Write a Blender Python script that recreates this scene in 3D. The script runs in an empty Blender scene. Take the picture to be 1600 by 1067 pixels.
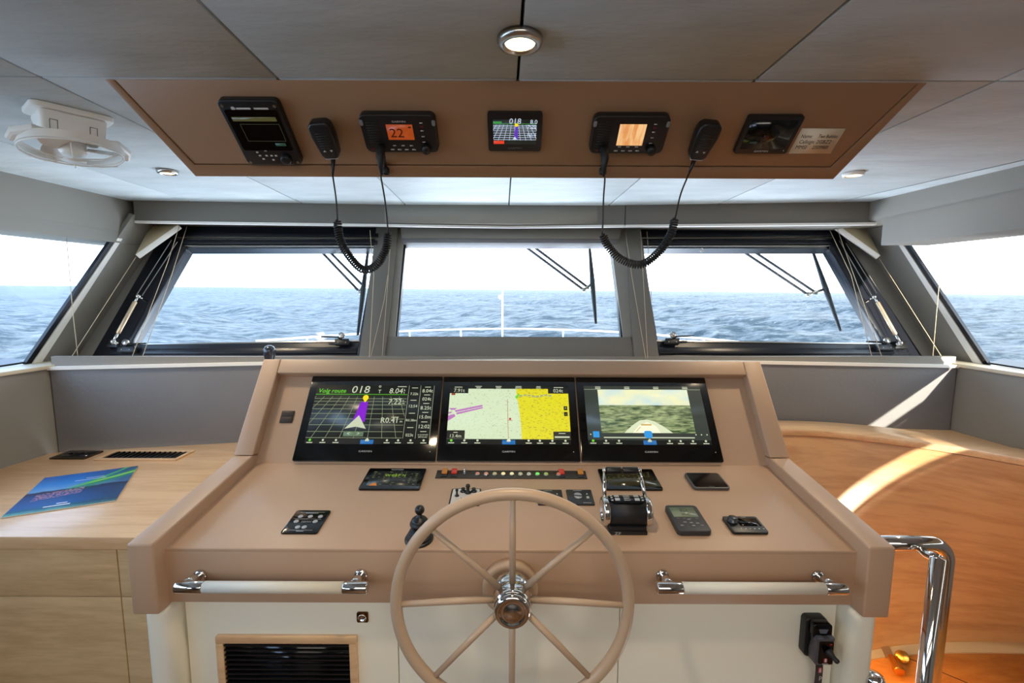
import bpy, bmesh, math, random
from mathutils import Vector, Matrix
random.seed(7)
V3 = Vector
scene = bpy.context.scene
COL = scene.collection
R_ = math.radians
# ------------------------------------------------------------------ camera
FPX = 720.0; PITCH = R_(6.5); ROLL = 0.0045; ZC = 1.65
EYE = V3((0, 0, ZC))
_f = V3((0, math.cos(PITCH), -math.sin(PITCH)))
_u0 = V3((0, math.sin(PITCH), math.cos(PITCH))); _r0 = V3((1, 0, 0))
_r = _r0*math.cos(ROLL) + _u0*math.sin(ROLL)
_u = _u0*math.cos(ROLL) - _r0*math.sin(ROLL)
cd = bpy.data.cameras.new('camera'); cam = bpy.data.objects.new('camera', cd); COL.objects.link(cam)
cd.sensor_width = 36.0; cd.lens = FPX/1600*36; cd.clip_start = 0.02; cd.clip_end = 9000
mw = Matrix.Identity(4)
for i in range(3):
    mw[i][0] = _r[i]; mw[i][1] = _u[i]; mw[i][2] = -_f[i]; mw[i][3] = EYE[i]
cam.matrix_world = mw
scene.camera = cam
vs = scene.view_settings
vs.view_transform = 'Standard'; vs.look = 'None'; vs.gamma = 1.0; vs.use_curve_mapping = False
vs.exposure = 0.72
scene.cycles.use_denoising = True
scene.cycles.max_bounces = 8; scene.cycles.diffuse_bounces = 4
scene.cycles.sample_clamp_indirect = 6
scene.cycles.caustics_reflective = False; scene.cycles.caustics_refractive = False

def ray(px, py): return _f + _r*((px-800)/FPX) + _u*((533.5-py)/FPX)
def hitp(px, py, p0, n):
    d = ray(px, py); p0 = V3(p0); n = V3(n)
    return EYE + d*((p0-EYE).dot(n)/d.dot(n))
def hz(px, py, z): return hitp(px, py, (0, 0, ZC+z), (0, 0, 1))      # z measured from eye level
def hy(px, py, y): return hitp(px, py, (0, y, 0), (0, 1, 0))
def hx(px, py, x): return hitp(px, py, (x, 0, 0), (1, 0, 0))

def lin(c):
    out = []
    for v in c:
        v = v/255.0
        out.append(v/12.92 if v <= 0.04045 else ((v+0.055)/1.055)**2.4)
    return tuple(out) + (1.0,)

# ------------------------------------------------------------------ world, sun, lamps
w = bpy.data.worlds.new('sky'); scene.world = w; w.use_nodes = True
nt = w.node_tree; nt.nodes.clear()
wo = nt.nodes.new('ShaderNodeOutputWorld'); bg = nt.nodes.new('ShaderNodeBackground')
tc = nt.nodes.new('ShaderNodeTexCoord'); sx = nt.nodes.new('ShaderNodeSeparateXYZ')
cr = nt.nodes.new('ShaderNodeValToRGB')
cr.color_ramp.elements[0].position = 0.0; cr.color_ramp.elements[0].color = (0.90, 0.95, 1.0, 1)
cr.color_ramp.elements[1].position = 0.8; cr.color_ramp.elements[1].color = (0.42, 0.60, 0.90, 1)
e = cr.color_ramp.elements.new(0.22); e.color = (0.82, 0.90, 1.0, 1)
nt.links.new(tc.outputs['Generated'], sx.inputs[0]); nt.links.new(sx.outputs['Z'], cr.inputs[0])
mr = nt.nodes.new('ShaderNodeMapRange'); mr.inputs[1].default_value = -0.8; mr.inputs[2].default_value = 0.8
nt.links.new(sx.outputs['X'], mr.inputs[0])
tn = nt.nodes.new('ShaderNodeValToRGB'); tn.color_ramp.elements[0].color = (0.62, 0.79, 1.0, 1); tn.color_ramp.elements[1].color = (1.0, 0.97, 0.90, 1)
ee = tn.color_ramp.elements.new(0.5); ee.color = (0.93, 0.96, 1.0, 1)
nt.links.new(mr.outputs[0], tn.inputs[0])
ml = nt.nodes.new('ShaderNodeMix'); ml.data_type = 'RGBA'; ml.blend_type = 'MULTIPLY'; ml.inputs[0].default_value = 1.0
nt.links.new(cr.outputs[0], ml.inputs[6]); nt.links.new(tn.outputs[0], ml.inputs[7])
nt.links.new(ml.outputs[2], bg.inputs[0]); bg.inputs[1].default_value = 3.6
nt.links.new(bg.outputs[0], wo.inputs[0])

def sun_lamp(name, d, strength, col, angle=0.6):
    l = bpy.data.lights.new(name, 'SUN'); l.energy = strength; l.color = col; l.angle = R_(angle)
    o = bpy.data.objects.new(name, l); COL.objects.link(o)
    o.rotation_euler = V3(d).to_track_quat('-Z', 'Y').to_euler(); o.location = (6, -10, 8)
    return o
SUN_D = V3((-1.0, 3.5, -0.86)).normalized()
sun_lamp('sun', SUN_D, 9.0, (1.0, 0.90, 0.74))

def area(name, loc, d, sx_, sy_, power, col, spread=180):
    l = bpy.data.lights.new(name, 'AREA'); l.shape = 'RECTANGLE'; l.size = sx_; l.size_y = sy_
    l.energy = power; l.color = col; l.spread = R_(spread)
    o = bpy.data.objects.new(name, l); COL.objects.link(o)
    o.location = loc; o.rotation_euler = V3(d).to_track_quat('-Z', 'Y').to_euler()
    return o
# unseen area fills behind the helmsman, added to brighten the cabin
area('saloon_fill', (0.0, -0.75, ZC+0.33), (0, 0.35, -1), 1.6, 0.5, 10, (1.0, 0.93, 0.84))
area('saloon_fill', (0.0, -1.9, ZC+0.33), (0, 0.3, -1), 2.4, 0.6, 12, (1.0, 0.93, 0.84))

area('deck_bounce_fill', (0.0, 3.3, ZC-1.46), (0, -0.55, 1), 3.2, 1.5, 105, (0.86, 0.92, 1.0))  # area fill added over the deck, standing in for daylight bounced to the ceiling

# ------------------------------------------------------------------ mesh kit
class MB:
    def __init__(s): s.bm = bmesh.new(); s.mi = 0
    def _face(s, vs_):
        try:
            f = s.bm.faces.new(vs_); f.material_index = s.mi; return f
        except ValueError: return None
    def box(s, x0, x1, y0, y1, z0, z1, bev=0.0, seg=2, M=None):
        pts = [(x, y, z) for z in (z0, z1) for x, y in ((x0, y0), (x1, y0), (x1, y1), (x0, y1))]
        if M is not None: pts = [M @ V3(p) for p in pts]
        v = [s.bm.verts.new(p) for p in pts]
        fs = [s._face([v[i] for i in q]) for q in ((3, 2, 1, 0), (4, 5, 6, 7), (0, 1, 5, 4), (1, 2, 6, 5), (2, 3, 7, 6), (3, 0, 4, 7))]
        s._bev(fs, bev, seg); return s
    def _bev(s, fs, bev, seg):
        if bev > 0:
            es = list({e for f in fs if f for e in f.edges})
            r = bmesh.ops.bevel(s.bm, geom=es, offset=bev, segments=seg, affect='EDGES', profile=0.5, clamp_overlap=True)
            for f in r['faces']: f.material_index = s.mi
    def prism(s, pts, vec, bev=0.0, seg=2):
        """polygon pts (3D, planar) extruded along vec"""
        vec = V3(vec); a = [s.bm.verts.new(V3(p)) for p in pts]; b = [s.bm.verts.new(V3(p)+vec) for p in pts]
        n = len(pts); fs = [s._face(a), s._face(b[::-1])]
        for i in range(n): fs.append(s._face([a[i], b[i], b[(i+1) % n], a[(i+1) % n]]))
        bmesh.ops.recalc_face_normals(s.bm, faces=[f for f in fs if f])
        s._bev(fs, bev, seg); return s
    def flat(s, pts2, z0, z1, bev=0.0, seg=2, M=None):
        pts = [V3((p[0], p[1], z0)) for p in pts2]; vec = V3((0, 0, z1-z0))
        if M is not None: pts = [M @ p for p in pts]; vec = M.to_3x3() @ vec
        return s.prism(pts, vec, bev, seg)
    def rr(s, cx, cy, w_, h_, r, z0, z1, bev=0.0, seg=2, n=4, M=None):
        return s.flat(rrect(cx, cy, w_, h_, r, n), z0, z1, bev, seg, M)
    def hexa(s, p):
        """8 points: bottom 4, top 4"""
        v = [s.bm.verts.new(V3(q)) for q in p]
        fs = [s._face([v[i] for i in q]) for q in ((3, 2, 1, 0), (4, 5, 6, 7), (0, 1, 5, 4), (1, 2, 6, 5), (2, 3, 7, 6), (3, 0, 4, 7))]
        bmesh.ops.recalc_face_normals(s.bm, faces=[f for f in fs if f]); return s
    def clean(s):
        bmesh.ops.remove_doubles(s.bm, verts=s.bm.verts, dist=1e-6)
        bad = [f for f in s.bm.faces if all(len(e_.link_faces) >= 3 for e_ in f.edges)]
        bmesh.ops.delete(s.bm, geom=bad, context='FACES_ONLY')
        bmesh.ops.recalc_face_normals(s.bm, faces=s.bm.faces[:]); return s
    def tube(s, pts, r, seg=10, closed=False, caps=True):
        pts = [V3(p) for p in pts]; n = len(pts); rings = []
        rs = r if isinstance(r, (list, tuple)) else [r]*n
        prev = None
        for i in range(n):
            if closed: t = pts[(i+1) % n]-pts[i-1]
            else: t = pts[min(i+1, n-1)]-pts[max(i-1, 0)]
            t.normalize()
            if prev is None:
                a = V3((0, 0, 1)) if abs(t.z) < 0.9 else V3((1, 0, 0)); nn = t.cross(a).normalized()
            else: nn = (prev - t*prev.dot(t)).normalized()
            prev = nn; bb = t.cross(nn)
            rings.append([s.bm.verts.new(pts[i]+(nn*math.cos(2*math.pi*k/seg)+bb*math.sin(2*math.pi*k/seg))*rs[i]) for k in range(seg)])
        m = n if closed else n-1
        for i in range(m):
            A = rings[i]; B = rings[(i+1) % n]
            off = 0
            if closed and i == n-1:   # match twist
                off = min(range(seg), key=lambda o: (A[0].co-B[o].co).length)
            for k in range(seg):
                s._face([A[k], A[(k+1) % seg], B[(k+1+off) % seg], B[(k+off) % seg]])
        if caps and not closed: s._face(rings[0][::-1]); s._face(rings[-1])
        return s
    def cyl(s, a, b, r, seg=20, bev=0.0):
        a = V3(a); b = V3(b)
        if bev > 0:
            d = (b-a).normalized()*bev
            rr_ = r-bev
            return s.tube([a, a+d*0.3, a+d, b-d, b-d*0.3, b], [rr_, r-bev*0.35, r, r, r-bev*0.35, rr_], seg)
        return s.tube([a, b], r, seg)
    def lathe(s, prof, o, ax=(0, 0, 1), seg=24):
        """prof: list of (radius, height along ax)"""
        o = V3(o); ax = V3(ax).normalized(); a = V3((1, 0, 0)) if abs(ax.x) < 0.9 else V3((0, 1, 0))
        u = ax.cross(a).normalized(); v = ax.cross(u); rings = []
        for r, h in prof:
            if r < 1e-6: rings.append([s.bm.verts.new(o+ax*h)])
            else: rings.append([s.bm.verts.new(o+ax*h+(u*math.cos(2*math.pi*k/seg)+v*math.sin(2*math.pi*k/seg))*r) for k in range(seg)])
        for A, B in zip(rings, rings[1:]):
            for k in range(seg):
                k2 = (k+1) % seg
                if len(A) == 1 and len(B) == 1: continue
                if len(A) == 1: s._face([A[0], B[k2], B[k]])
                elif len(B) == 1: s._face([A[k], A[k2], B[0]])
                else: s._face([A[k], A[k2], B[k2], B[k]])
        if len(rings[0]) > 1: s._face(rings[0][::-1])
        if len(rings[-1]) > 1: s._face(rings[-1])
        return s
    def ball(s, o, r, seg=16): 
        return s.lathe([(r*math.sin(math.pi*i/10), -r*math.cos(math.pi*i/10)) for i in range(11)], o, (0, 0, 1), seg)
    def quad(s, pts):
        s._face([s.bm.verts.new(V3(p)) for p in pts]); return s
    def line(s, a, b, wd, z0=0.0, z1=0.0004):
        a = V3((a[0], a[1])); b = V3((b[0], b[1])); d = (b-a).normalized(); n = V3((-d.y, d.x))*wd/2
        return s.flat([a-n, b-n, b+n, a+n], z0, z1)
    def text(s, body, x, y, size, z=0.0, al='CENTER', ex=0.0001, sxx=1.0, shear=0.0, M=None):
        cu = bpy.data.curves.new('t', 'FONT'); cu.body = body; cu.size = size; cu.align_x = al; cu.align_y = 'CENTER'
        cu.extrude = ex; cu.resolution_u = 2; cu.shear = shear
        ob = bpy.data.objects.new('t', cu); me = bpy.data.meshes.new_from_object(ob)
        T = Matrix.Translation((x, y, z+ex)) @ Matrix.Diagonal((sxx, 1, 1, 1))
        if M is not None: T = M @ T
        me.transform(T)
        n0 = len(s.bm.faces); s.bm.from_mesh(me); s.bm.faces.ensure_lookup_table()
        for f in s.bm.faces[n0:]: f.material_index = s.mi
        bpy.data.objects.remove(ob); bpy.data.curves.remove(cu); bpy.data.meshes.remove(me); return s

def rrect(cx, cy, w_, h_, r, n=4):
    out = []
    for qx, qy, a0 in ((1, 1, 0), (-1, 1, 90), (-1, -1, 180), (1, -1, 270)):
        for k in range(n+1):
            a = R_(a0+90*k/n); out.append((cx+qx*(w_/2-r)+r*math.cos(a), cy+qy*(h_/2-r)+r*math.sin(a)))
    return out
def circ(cx, cy, r, n=20, ry=None):
    ry = ry or r
    return [(cx+r*math.cos(2*math.pi*k/n), cy+ry*math.sin(2*math.pi*k/n)) for k in range(n)]
def smooth(pts, n=8):
    pts = [V3(p) for p in pts]; P = [pts[0]*2-pts[1]]+pts+[pts[-1]*2-pts[-2]]; out = []
    for i in range(1, len(P)-2):
        p0, p1, p2, p3 = P[i-1:i+3]
        for k in range(n):
            t = k/n
            out.append(0.5*((2*p1)+(p2-p0)*t+(2*p0-5*p1+4*p2-p3)*t*t+(3*p1-p0-3*p2+p3)*t**3))
    out.append(pts[-1]); return out

WM = {}
def _link(name, data, M, parent):
    o = bpy.data.objects.new(name, data); COL.objects.link(o); WM[o] = M.copy()
    if parent is not None:
        o.parent = parent; o.matrix_local = WM[parent].inverted() @ M
    else: o.matrix_world = M
    return o
SPLIT = {'touch_buttons': 'touch_button', 'red_marks': 'red_mark', 'shoulder_tabs': 'shoulder_tab', 'corner_caps': 'corner_cap', 'screws': 'screw',
         'slide_rods': 'slide_rod', 'keys': 'key', 'sockets': 'socket_hole', 'small_keys': 'small_key', 'casement_rail': 'casement_rail', 'seal_strip': 'seal_strip',
         'info_boxes': 'info_box', 'chart_lanes': 'chart_lane', 'switch_outlines': 'switch_outline', 'swivel_yoke': 'swivel_arm'}
def islands(bm):
    seen = set(); out = []
    bm.verts.ensure_lookup_table()
    for v in bm.verts:
        if v in seen: continue
        st = [v]; seen.add(v); grp = [v]
        while st:
            x = st.pop()
            for e_ in x.link_edges:
                y = e_.other_vert(x)
                if y not in seen: seen.add(y); st.append(y); grp.append(y)
        out.append(set(grp))
    return out
def obj(name, mb, mats, parent=None, local=True):
    """link mesh; with local=True its coordinates are in the parent's frame, otherwise world"""
    bm = mb.bm
    if name in SPLIT:
        isl = islands(bm)
        if len(isl) > 1 and name != 'switch_outlines':
            last = None; n_ = len(isl); idx = [sorted(v.index for v in g_) for g_ in isl]
            bm.verts.index_update()
            idx = [set(v.index for v in g_) for g_ in isl]
            for g_ in idx:
                m2 = MB(); m2.bm.free(); m2.bm = bm.copy(); m2.bm.verts.ensure_lookup_table()
                bmesh.ops.delete(m2.bm, geom=[v for v in m2.bm.verts if v.index not in g_], context='VERTS')
                last = obj('_'+SPLIT[name], m2, mats, parent, local)
                last.name = SPLIT[name]
            bm.free(); return last
    for e_ in bm.edges:
        if len(e_.link_faces) == 2 and e_.calc_face_angle(0) > 0.6: e_.smooth = False
    for f in bm.faces: f.smooth = True
    me = bpy.data.meshes.new(name)
    if local: M = WM[parent] if parent is not None else Matrix.Identity(4)
    else:
        c = V3((0, 0, 0))
        if bm.verts:
            c = sum((v.co for v in bm.verts), V3())/len(bm.verts)
            if parent is None: c.z = min(v.co.z for v in bm.verts)
        M = Matrix.Translation(c); bmesh.ops.transform(bm, matrix=M.inverted(), verts=bm.verts)
        M = M
    bm.to_mesh(me); bm.free()
    for m in (mats if isinstance(mats, (list, tuple)) else [mats]): me.materials.append(m)
    return _link(name, me, M, parent)
def tag(o, label=None, cat=None, group=None, kind=None):
    if label: o['label'] = label
    if cat: o['category'] = cat
    if group: o['group'] = group
    if kind: o['kind'] = kind
    return o
def thing(name, label, cat, M=None, group=None, loc=None):
    if M is None: M = Matrix.Translation(loc)
    o = _link(name, None, M, None); o.empty_display_size = 0.02
    return tag(o, label, cat, group)
def struct(name, mb, mats, parent=None):
    o = obj(name, mb, mats, parent, False)
    if parent is None: o['kind'] = 'structure'
    return o
def solo(name, mb, mats, label, cat, group=None, kind=None):
    return tag(obj(name, mb, mats, None, False), label, cat, group, kind)

class Fr:
    """a surface: origin, right, up, outward normal"""
    def __init__(s, o, v, n=None, u=(1, 0, 0)):
        s.o = V3(o); s.u = V3(u).normalized(); s.v = V3(v).normalized(); s.n = s.u.cross(s.v).normalized()
    def uv(s, px, py, lift=0):
        p = hitp(px, py, s.o+s.n*lift, s.n)-s.o; return p.dot(s.u), p.dot(s.v)
    def M(s, a=0, b=0, c=0):
        p = s.o+s.u*a+s.v*b+s.n*c; m = Matrix.Identity(4)
        for i in range(3): m[i][0] = s.u[i]; m[i][1] = s.v[i]; m[i][2] = s.n[i]; m[i][3] = p[i]
        return m
    def rect(s, q, lift=0):
        a = [s.uv(x, y, lift) for x, y in q]
        l = (a[0][0]+a[3][0])/2; r = (a[1][0]+a[2][0])/2; t = (a[0][1]+a[1][1])/2; b = (a[2][1]+a[3][1])/2
        return (l+r)/2, (t+b)/2, r-l, t-b

# ------------------------------------------------------------------ materials
MT = {}
def nodes(name):
    m = bpy.data.materials.new(name); m.use_nodes = True
    n = m.node_tree; b = n.nodes['Principled BSDF']; return m, n, b
def mat(name, c, rough=0.5, metal=0.0, bump=None, var=None, coat=0.0, spec=None, scale3=(1, 1, 1)):
    """bump=(scale, strength, distance); var=(scale, amount) mottles the colour"""
    m, n, b = nodes(name)
    b.inputs['Base Color'].default_value = lin(c); b.inputs['Roughness'].default_value = rough
    b.inputs['Metallic'].default_value = metal
    if coat: b.inputs['Coat Weight'].default_value = coat; b.inputs['Coat Roughness'].default_value = 0.08
    if spec is not None: b.inputs['Specular IOR Level'].default_value = spec
    if bump or var:
        t = n.nodes.new('ShaderNodeNewGeometry'); mp = n.nodes.new('ShaderNodeMapping'); mp.inputs['Scale'].default_value = scale3
        n.links.new(t.outputs['Position'], mp.inputs[0])
    if bump:
        no = n.nodes.new('ShaderNodeTexNoise'); no.inputs['Scale'].default_value = bump[0]; no.inputs['Detail'].default_value = 4
        bu = n.nodes.new('ShaderNodeBump'); bu.inputs['Strength'].default_value = bump[1]; bu.inputs['Distance'].default_value = bump[2]
        n.links.new(mp.outputs[0], no.inputs[0]); n.links.new(no.outputs[0], bu.inputs['Height']); n.links.new(bu.outputs[0], b.inputs['Normal'])
    if var:
        no = n.nodes.new('ShaderNodeTexNoise'); no.inputs['Scale'].default_value = var[0]; no.inputs['Detail'].default_value = 5
        mr = n.nodes.new('ShaderNodeMapRange'); mr.inputs[1].default_value = 0.3; mr.inputs[2].default_value = 0.7
        mr.inputs[3].default_value = 1-var[1]; mr.inputs[4].default_value = 1+var[1]
        mx = n.nodes.new('ShaderNodeVectorMath'); mx.operation = 'SCALE'; mx.inputs[0].default_value = lin(c)[:3]
        n.links.new(mp.outputs[0], no.inputs[0]); n.links.new(no.outputs[0], mr.inputs[0]); n.links.new(mr.outputs[0], mx.inputs['Scale'])
        n.links.new(mx.outputs[0], b.inputs['Base Color'])
    MT[name] = m; return m
def emis(name, c, st=1.0):
    m, n, b = nodes(name)
    b.inputs['Base Color'].default_value = (0.01, 0.01, 0.01, 1); b.inputs['Roughness'].default_value = 0.3
    b.inputs['Emission Color'].default_value = lin(c); b.inputs['Emission Strength'].default_value = st*0.72
    MT[name] = m; return m
def wood(name, c1, c2, rough, scale3, coat=0.0, ns=1.0):
    m, n, b = nodes(name)
    t = n.nodes.new('ShaderNodeNewGeometry'); mp = n.nodes.new('ShaderNodeMapping'); mp.inputs['Scale'].default_value = scale3
    n.links.new(t.outputs['Position'], mp.inputs[0])
    a = n.nodes.new('ShaderNodeTexNoise'); a.inputs['Scale'].default_value = 1.6*ns; a.inputs['Detail'].default_value = 6; a.inputs['Distortion'].default_value = 1.2
    g = n.nodes.new('ShaderNodeTexNoise'); g.inputs['Scale'].default_value = 9*ns; g.inputs['Detail'].default_value = 8; g.inputs['Roughness'].default_value = 0.65
    n.links.new(mp.outputs[0], a.inputs[0]); n.links.new(mp.outputs[0], g.inputs[0])
    ad = n.nodes.new('ShaderNodeMath'); ad.operation = 'ADD'; n.links.new(a.outputs[0], ad.inputs[0]); n.links.new(g.outputs[0], ad.inputs[1])
    r = n.nodes.new('ShaderNodeValToRGB'); r.color_ramp.elements[0].position = 0.36*2; r.color_ramp.elements[1].position = 0.64*2 if False else 1.0
    r.color_ramp.elements[0].position = 0.75; r.color_ramp.elements[0].color = lin(c2); r.color_ramp.elements[1].color = lin(c1)
    mr = n.nodes.new('ShaderNodeMapRange'); mr.inputs[1].default_value = 0.75; mr.inputs[2].default_value = 1.25
    r.color_ramp.elements[0].position = 0.0; r.color_ramp.elements[1].position = 0.75
    n.links.new(ad.outputs[0], mr.inputs[0]); n.links.new(mr.outputs[0], r.inputs[0]); n.links.new(r.outputs[0], b.inputs['Base Color'])
    b.inputs['Roughness'].default_value = rough
    if coat: b.inputs['Coat Weight'].default_value = coat; b.inputs['Coat Roughness'].default_value = 0.15
    MT[name] = m; return m
TAN = (186, 153, 125)
tan = mat('tan_leather', TAN, 0.42, bump=(420, 0.12, 0.0006), var=(3, 0.03))
tan_shaded = mat('tan_leather_shaded', (150, 114, 84), 0.42, bump=(420, 0.12, 0.0006), var=(3, 0.03))  # tan leather darkened for the overhead console, its shade put into the colour
tan_dark = mat('tan_seam', (70, 52, 40), 0.8)
wheel_m = mat('wheel_leather', (190, 162, 134), 0.38, bump=(600, 0.1, 0.0004))
cream = mat('cream_lacquer', (236, 230, 210), 0.45)
white_pl = mat('white_plastic', (242, 240, 234), 0.35)
white_grip = mat('white_leather_grip', (222, 216, 200), 0.5)
chrome = mat('chrome', (215, 212, 208), 0.07, 1.0)
steel = mat('brushed_steel', (190, 186, 180), 0.28, 1.0)
black = mat('black_plastic', (20, 21, 24), 0.38)
blackm = mat('black_rubber', (24, 24, 27), 0.55)
gloss = mat('black_glass', (6, 6, 8), 0.12, spec=0.4)
navy = mat('window_frame_black', (22, 25, 34), 0.3)
grey_l = mat('grey_upholstery', (136, 131, 123), 0.6, bump=(160, 0.3, 0.0015), var=(2.0, 0.05))
grey_d = mat('dark_grey_upholstery', (122, 121, 123), 0.55, bump=(90, 0.4, 0.002), var=(2.5, 0.06))
grey_p = mat('grey_pillar_leather', (114, 109, 101), 0.6, bump=(160, 0.3, 0.0015), var=(2.0, 0.05))
ceil_m = mat('grey_suede_ceiling', (186, 193, 194), 0.6, bump=(22, 0.45, 0.005), var=(5, 0.10), scale3=(1, 2.6, 1))
sill_m = mat('white_sill', (240, 236, 228), 0.4)
cream_sill = mat('pale_wood_sill', (214, 200, 174), 0.45)
gap_m = mat('dark_gap', (30, 27, 25), 0.9)
oak = wood('pale_oak', (224, 186, 142), (206, 164, 120), 0.34, (1.0, 9, 9), coat=0.35)
oak_v = wood('pale_oak_front', (214, 182, 136), (194, 160, 116), 0.45, (1.2, 6, 9))
oak_r = wood('warm_oak', (204, 160, 114), (180, 134, 90), 0.40, (1.3, 1.3, 10), ns=0.7)
orange_f = wood('orange_floor_oak', (214, 138, 62), (190, 112, 44), 0.35, (2.0, 6, 9))
floor_m = wood('teak_floor', (150, 110, 75), (118, 82, 54), 0.4, (6, 1, 1))
scr_off = mat('screen_glass', (10, 10, 11), 0.09, spec=0.5)
wht = emis('lit_white', (226, 232, 205), 1.0)
txt_g = mat('printed_grey', (190, 190, 188), 0.6)
txt_k = mat('printed_ink', (62, 46, 36), 0.7)
red_p = mat('red_print', (170, 40, 45), 0.5)
rope = mat('beige_cord', (206, 186, 156), 0.8)
beige_f = mat('beige_fabric', (190, 172, 138), 0.85, bump=(500, 0.3, 0.0006))
def glass_mat(name, tint=(1, 1, 1, 1)):
    m = bpy.data.materials.new(name); m.use_nodes = True; n = m.node_tree; n.nodes.clear()
    o = n.nodes.new('ShaderNodeOutputMaterial'); t = n.nodes.new('ShaderNodeBsdfTransparent'); t.inputs[0].default_value = tint
    g = n.nodes.new('ShaderNodeBsdfGlossy'); g.inputs['Roughness'].default_value = 0.02
    lw = n.nodes.new('ShaderNodeLayerWeight'); lw.inputs['Blend'].default_value = 0.5; pw = n.nodes.new('ShaderNodeMath'); pw.operation = 'POWER'; pw.inputs[1].default_value = 5
    f = n.nodes.new('ShaderNodeMath'); f.operation = 'MULTIPLY_ADD'; f.inputs[1].default_value = 0.08; f.inputs[2].default_value = 0.003; x = n.nodes.new('ShaderNodeMixShader')
    n.links.new(lw.outputs['Facing'], pw.inputs[0]); n.links.new(pw.outputs[0], f.inputs[0]); n.links.new(f.outputs[0], x.inputs[0]); n.links.new(t.outputs[0], x.inputs[1]); n.links.new(g.outputs[0], x.inputs[2]); n.links.new(x.outputs[0], o.inputs[0])
    return m
glass = glass_mat('window_glass', (0.97, 0.985, 0.98, 1))
clear_pl = glass_mat('clear_plastic', (0.9, 0.92, 0.95, 1))
# ================================================================== ROOM SHELL
CZ = 0.38                      # ceiling above eye level
def W(x, y, z): return V3((x, y, ZC+z))
# ---- sea
def make_sea():
    me = bpy.data.meshes.new('sea'); rows = []; vs_ = []; fs = []
    rnd = random.Random(3); waves = []
    for k in range(26):
        L = 2.2*1.22**k*0.8; 
        if L > 60: break
        a = rnd.uniform(-1.0, 1.0)+0.5; A = 0.018*L**0.72
        waves.append((2*math.pi/L*math.cos(a), 2*math.pi/L*math.sin(a), A, rnd.uniform(0, 6.28), L))
    nr, na = 300, 330
    rs = [5.0*(2600/5.0)**(i/(nr-1)) for i in range(nr)]
    for r in rs:
        cell = r*0.021
        for j in range(na):
            t = R_(-78+156*j/(na-1)); x = r*math.sin(t); y = r*math.cos(t); z = 0
            for kx, ky, A, ph, L in waves:
                if L > 2.5*cell:
                    z += A*math.sin(kx*x*1.0+ky*y+ph+0.6*math.sin(ky*x*0.37))
            vs_.append((x, y, z))
    for i in range(nr-1):
        for j in range(na-1):
            a = i*na+j; fs.append((a, a+1, a+na+1, a+na))
    me.from_pydata(vs_, [], fs)
    for p in me.polygons: p.use_smooth = True
    m, n, b = nodes('sea_water')
    b.inputs['Roughness'].default_value = 0.4
    b.inputs['IOR'].default_value = 1.33; b.inputs['Specular IOR Level'].default_value = 0.07
    g = n.nodes.new('ShaderNodeNewGeometry'); mp = n.nodes.new('ShaderNodeMapping'); mp.inputs['Scale'].default_value = (0.55, 1.0, 1)
    n.links.new(g.outputs['Position'], mp.inputs[0])
    no = n.nodes.new('ShaderNodeTexNoise'); no.inputs['Scale'].default_value = 2.2; no.inputs['Detail'].default_value = 9; no.inputs['Roughness'].default_value = 0.62
    n2 = n.nodes.new('ShaderNodeTexNoise'); n2.inputs['Scale'].default_value = 0.8; n2.inputs['Detail'].default_value = 10; n2.inputs['Roughness'].default_value = 0.68
    bu = n.nodes.new('ShaderNodeBump'); bu.inputs['Strength'].default_value = 1.0; bu.inputs['Distance'].default_value = 0.6
    n.links.new(mp.outputs[0], no.inputs[0]); n.links.new(mp.outputs[0], n2.inputs[0])
    n.links.new(no.outputs[0], bu.inputs['Height']); n.links.new(bu.outputs[0], b.inputs['Normal'])
    rp = n.nodes.new('ShaderNodeValToRGB'); rp.color_ramp.elements[0].position = 0.43; rp.color_ramp.elements[0].color = (0.020, 0.041, 0.056, 1)
    rp.color_ramp.elements[1].position = 0.585; rp.color_ramp.elements[1].color = (0.130, 0.155, 0.170, 1)
    n.links.new(n2.outputs[0], rp.inputs[0])
    fo = n.nodes.new('ShaderNodeValToRGB'); fo.color_ramp.elements[0].position = 0.56; fo.color_ramp.elements[0].color = (0, 0, 0, 1)
    fo.color_ramp.elements[1].position = 0.68; fo.color_ramp.elements[1].color = (0.5, 0.5, 0.5, 1)
    n.links.new(no.outputs[0], fo.inputs[0])
    mx = n.nodes.new('ShaderNodeMix'); mx.data_type = 'RGBA'; n.links.new(fo.outputs[0], mx.inputs[0]); n.links.new(rp.outputs[0], mx.inputs[6]); mx.inputs[7].default_value = (0.30, 0.33, 0.35, 1)
    n.links.new(mx.outputs[2], b.inputs['Base Color'])
    me.materials.append(m)
    o = _link('sea', me, Matrix.Translation((0, 0, ZC-3.7)) @ Matrix.Rotation(0.0046, 4, 'Y'), None); o['kind'] = 'structure'
make_sea()

# ---- ceiling : panels between lengthwise seams
def two(pa, pb, z=CZ):
    a = hz(*pa, z); b = hz(*pb, z)
    return lambda y: a.x+(b.x-a.x)*(y-a.y)/(b.y-a.y)
seams = [two((0, 221), (265, 305)), two((0, 91), (470, 317)), two((308, 0), (635, 322)), two((818, 0), (795, 322)),
         two((1328, 0), (950, 322)), two((1600, 108), (1120, 320)), two((1600, 250), (1320, 313))]
YS = hz(800, 124, CZ).y
edges = [lambda y: -2.0] + seams + [lambda y: 2.0]
mb = MB()
g = 0.0022
for k in range(len(edges)-1):
    A, B = edges[k], edges[k+1]
    cuts = [-2.6, YS-g/2, YS+g/2, 2.4] if k in (1, 2, 3, 4, 5, 6) else [-2.6, 2.4]
    for y0, y1 in (list(zip(cuts[::2], cuts[1::2]))):
        q = [W(A(y0)+g, y0, CZ), W(B(y0)-g, y0, CZ), W(B(y1)-g, y1, CZ), W(A(y1)+g, y1, CZ)]
        mb.prism(q, (0, 0, 0.02), 0.0025, 2)
struct('ceiling', mb, ceil_m)
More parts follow.
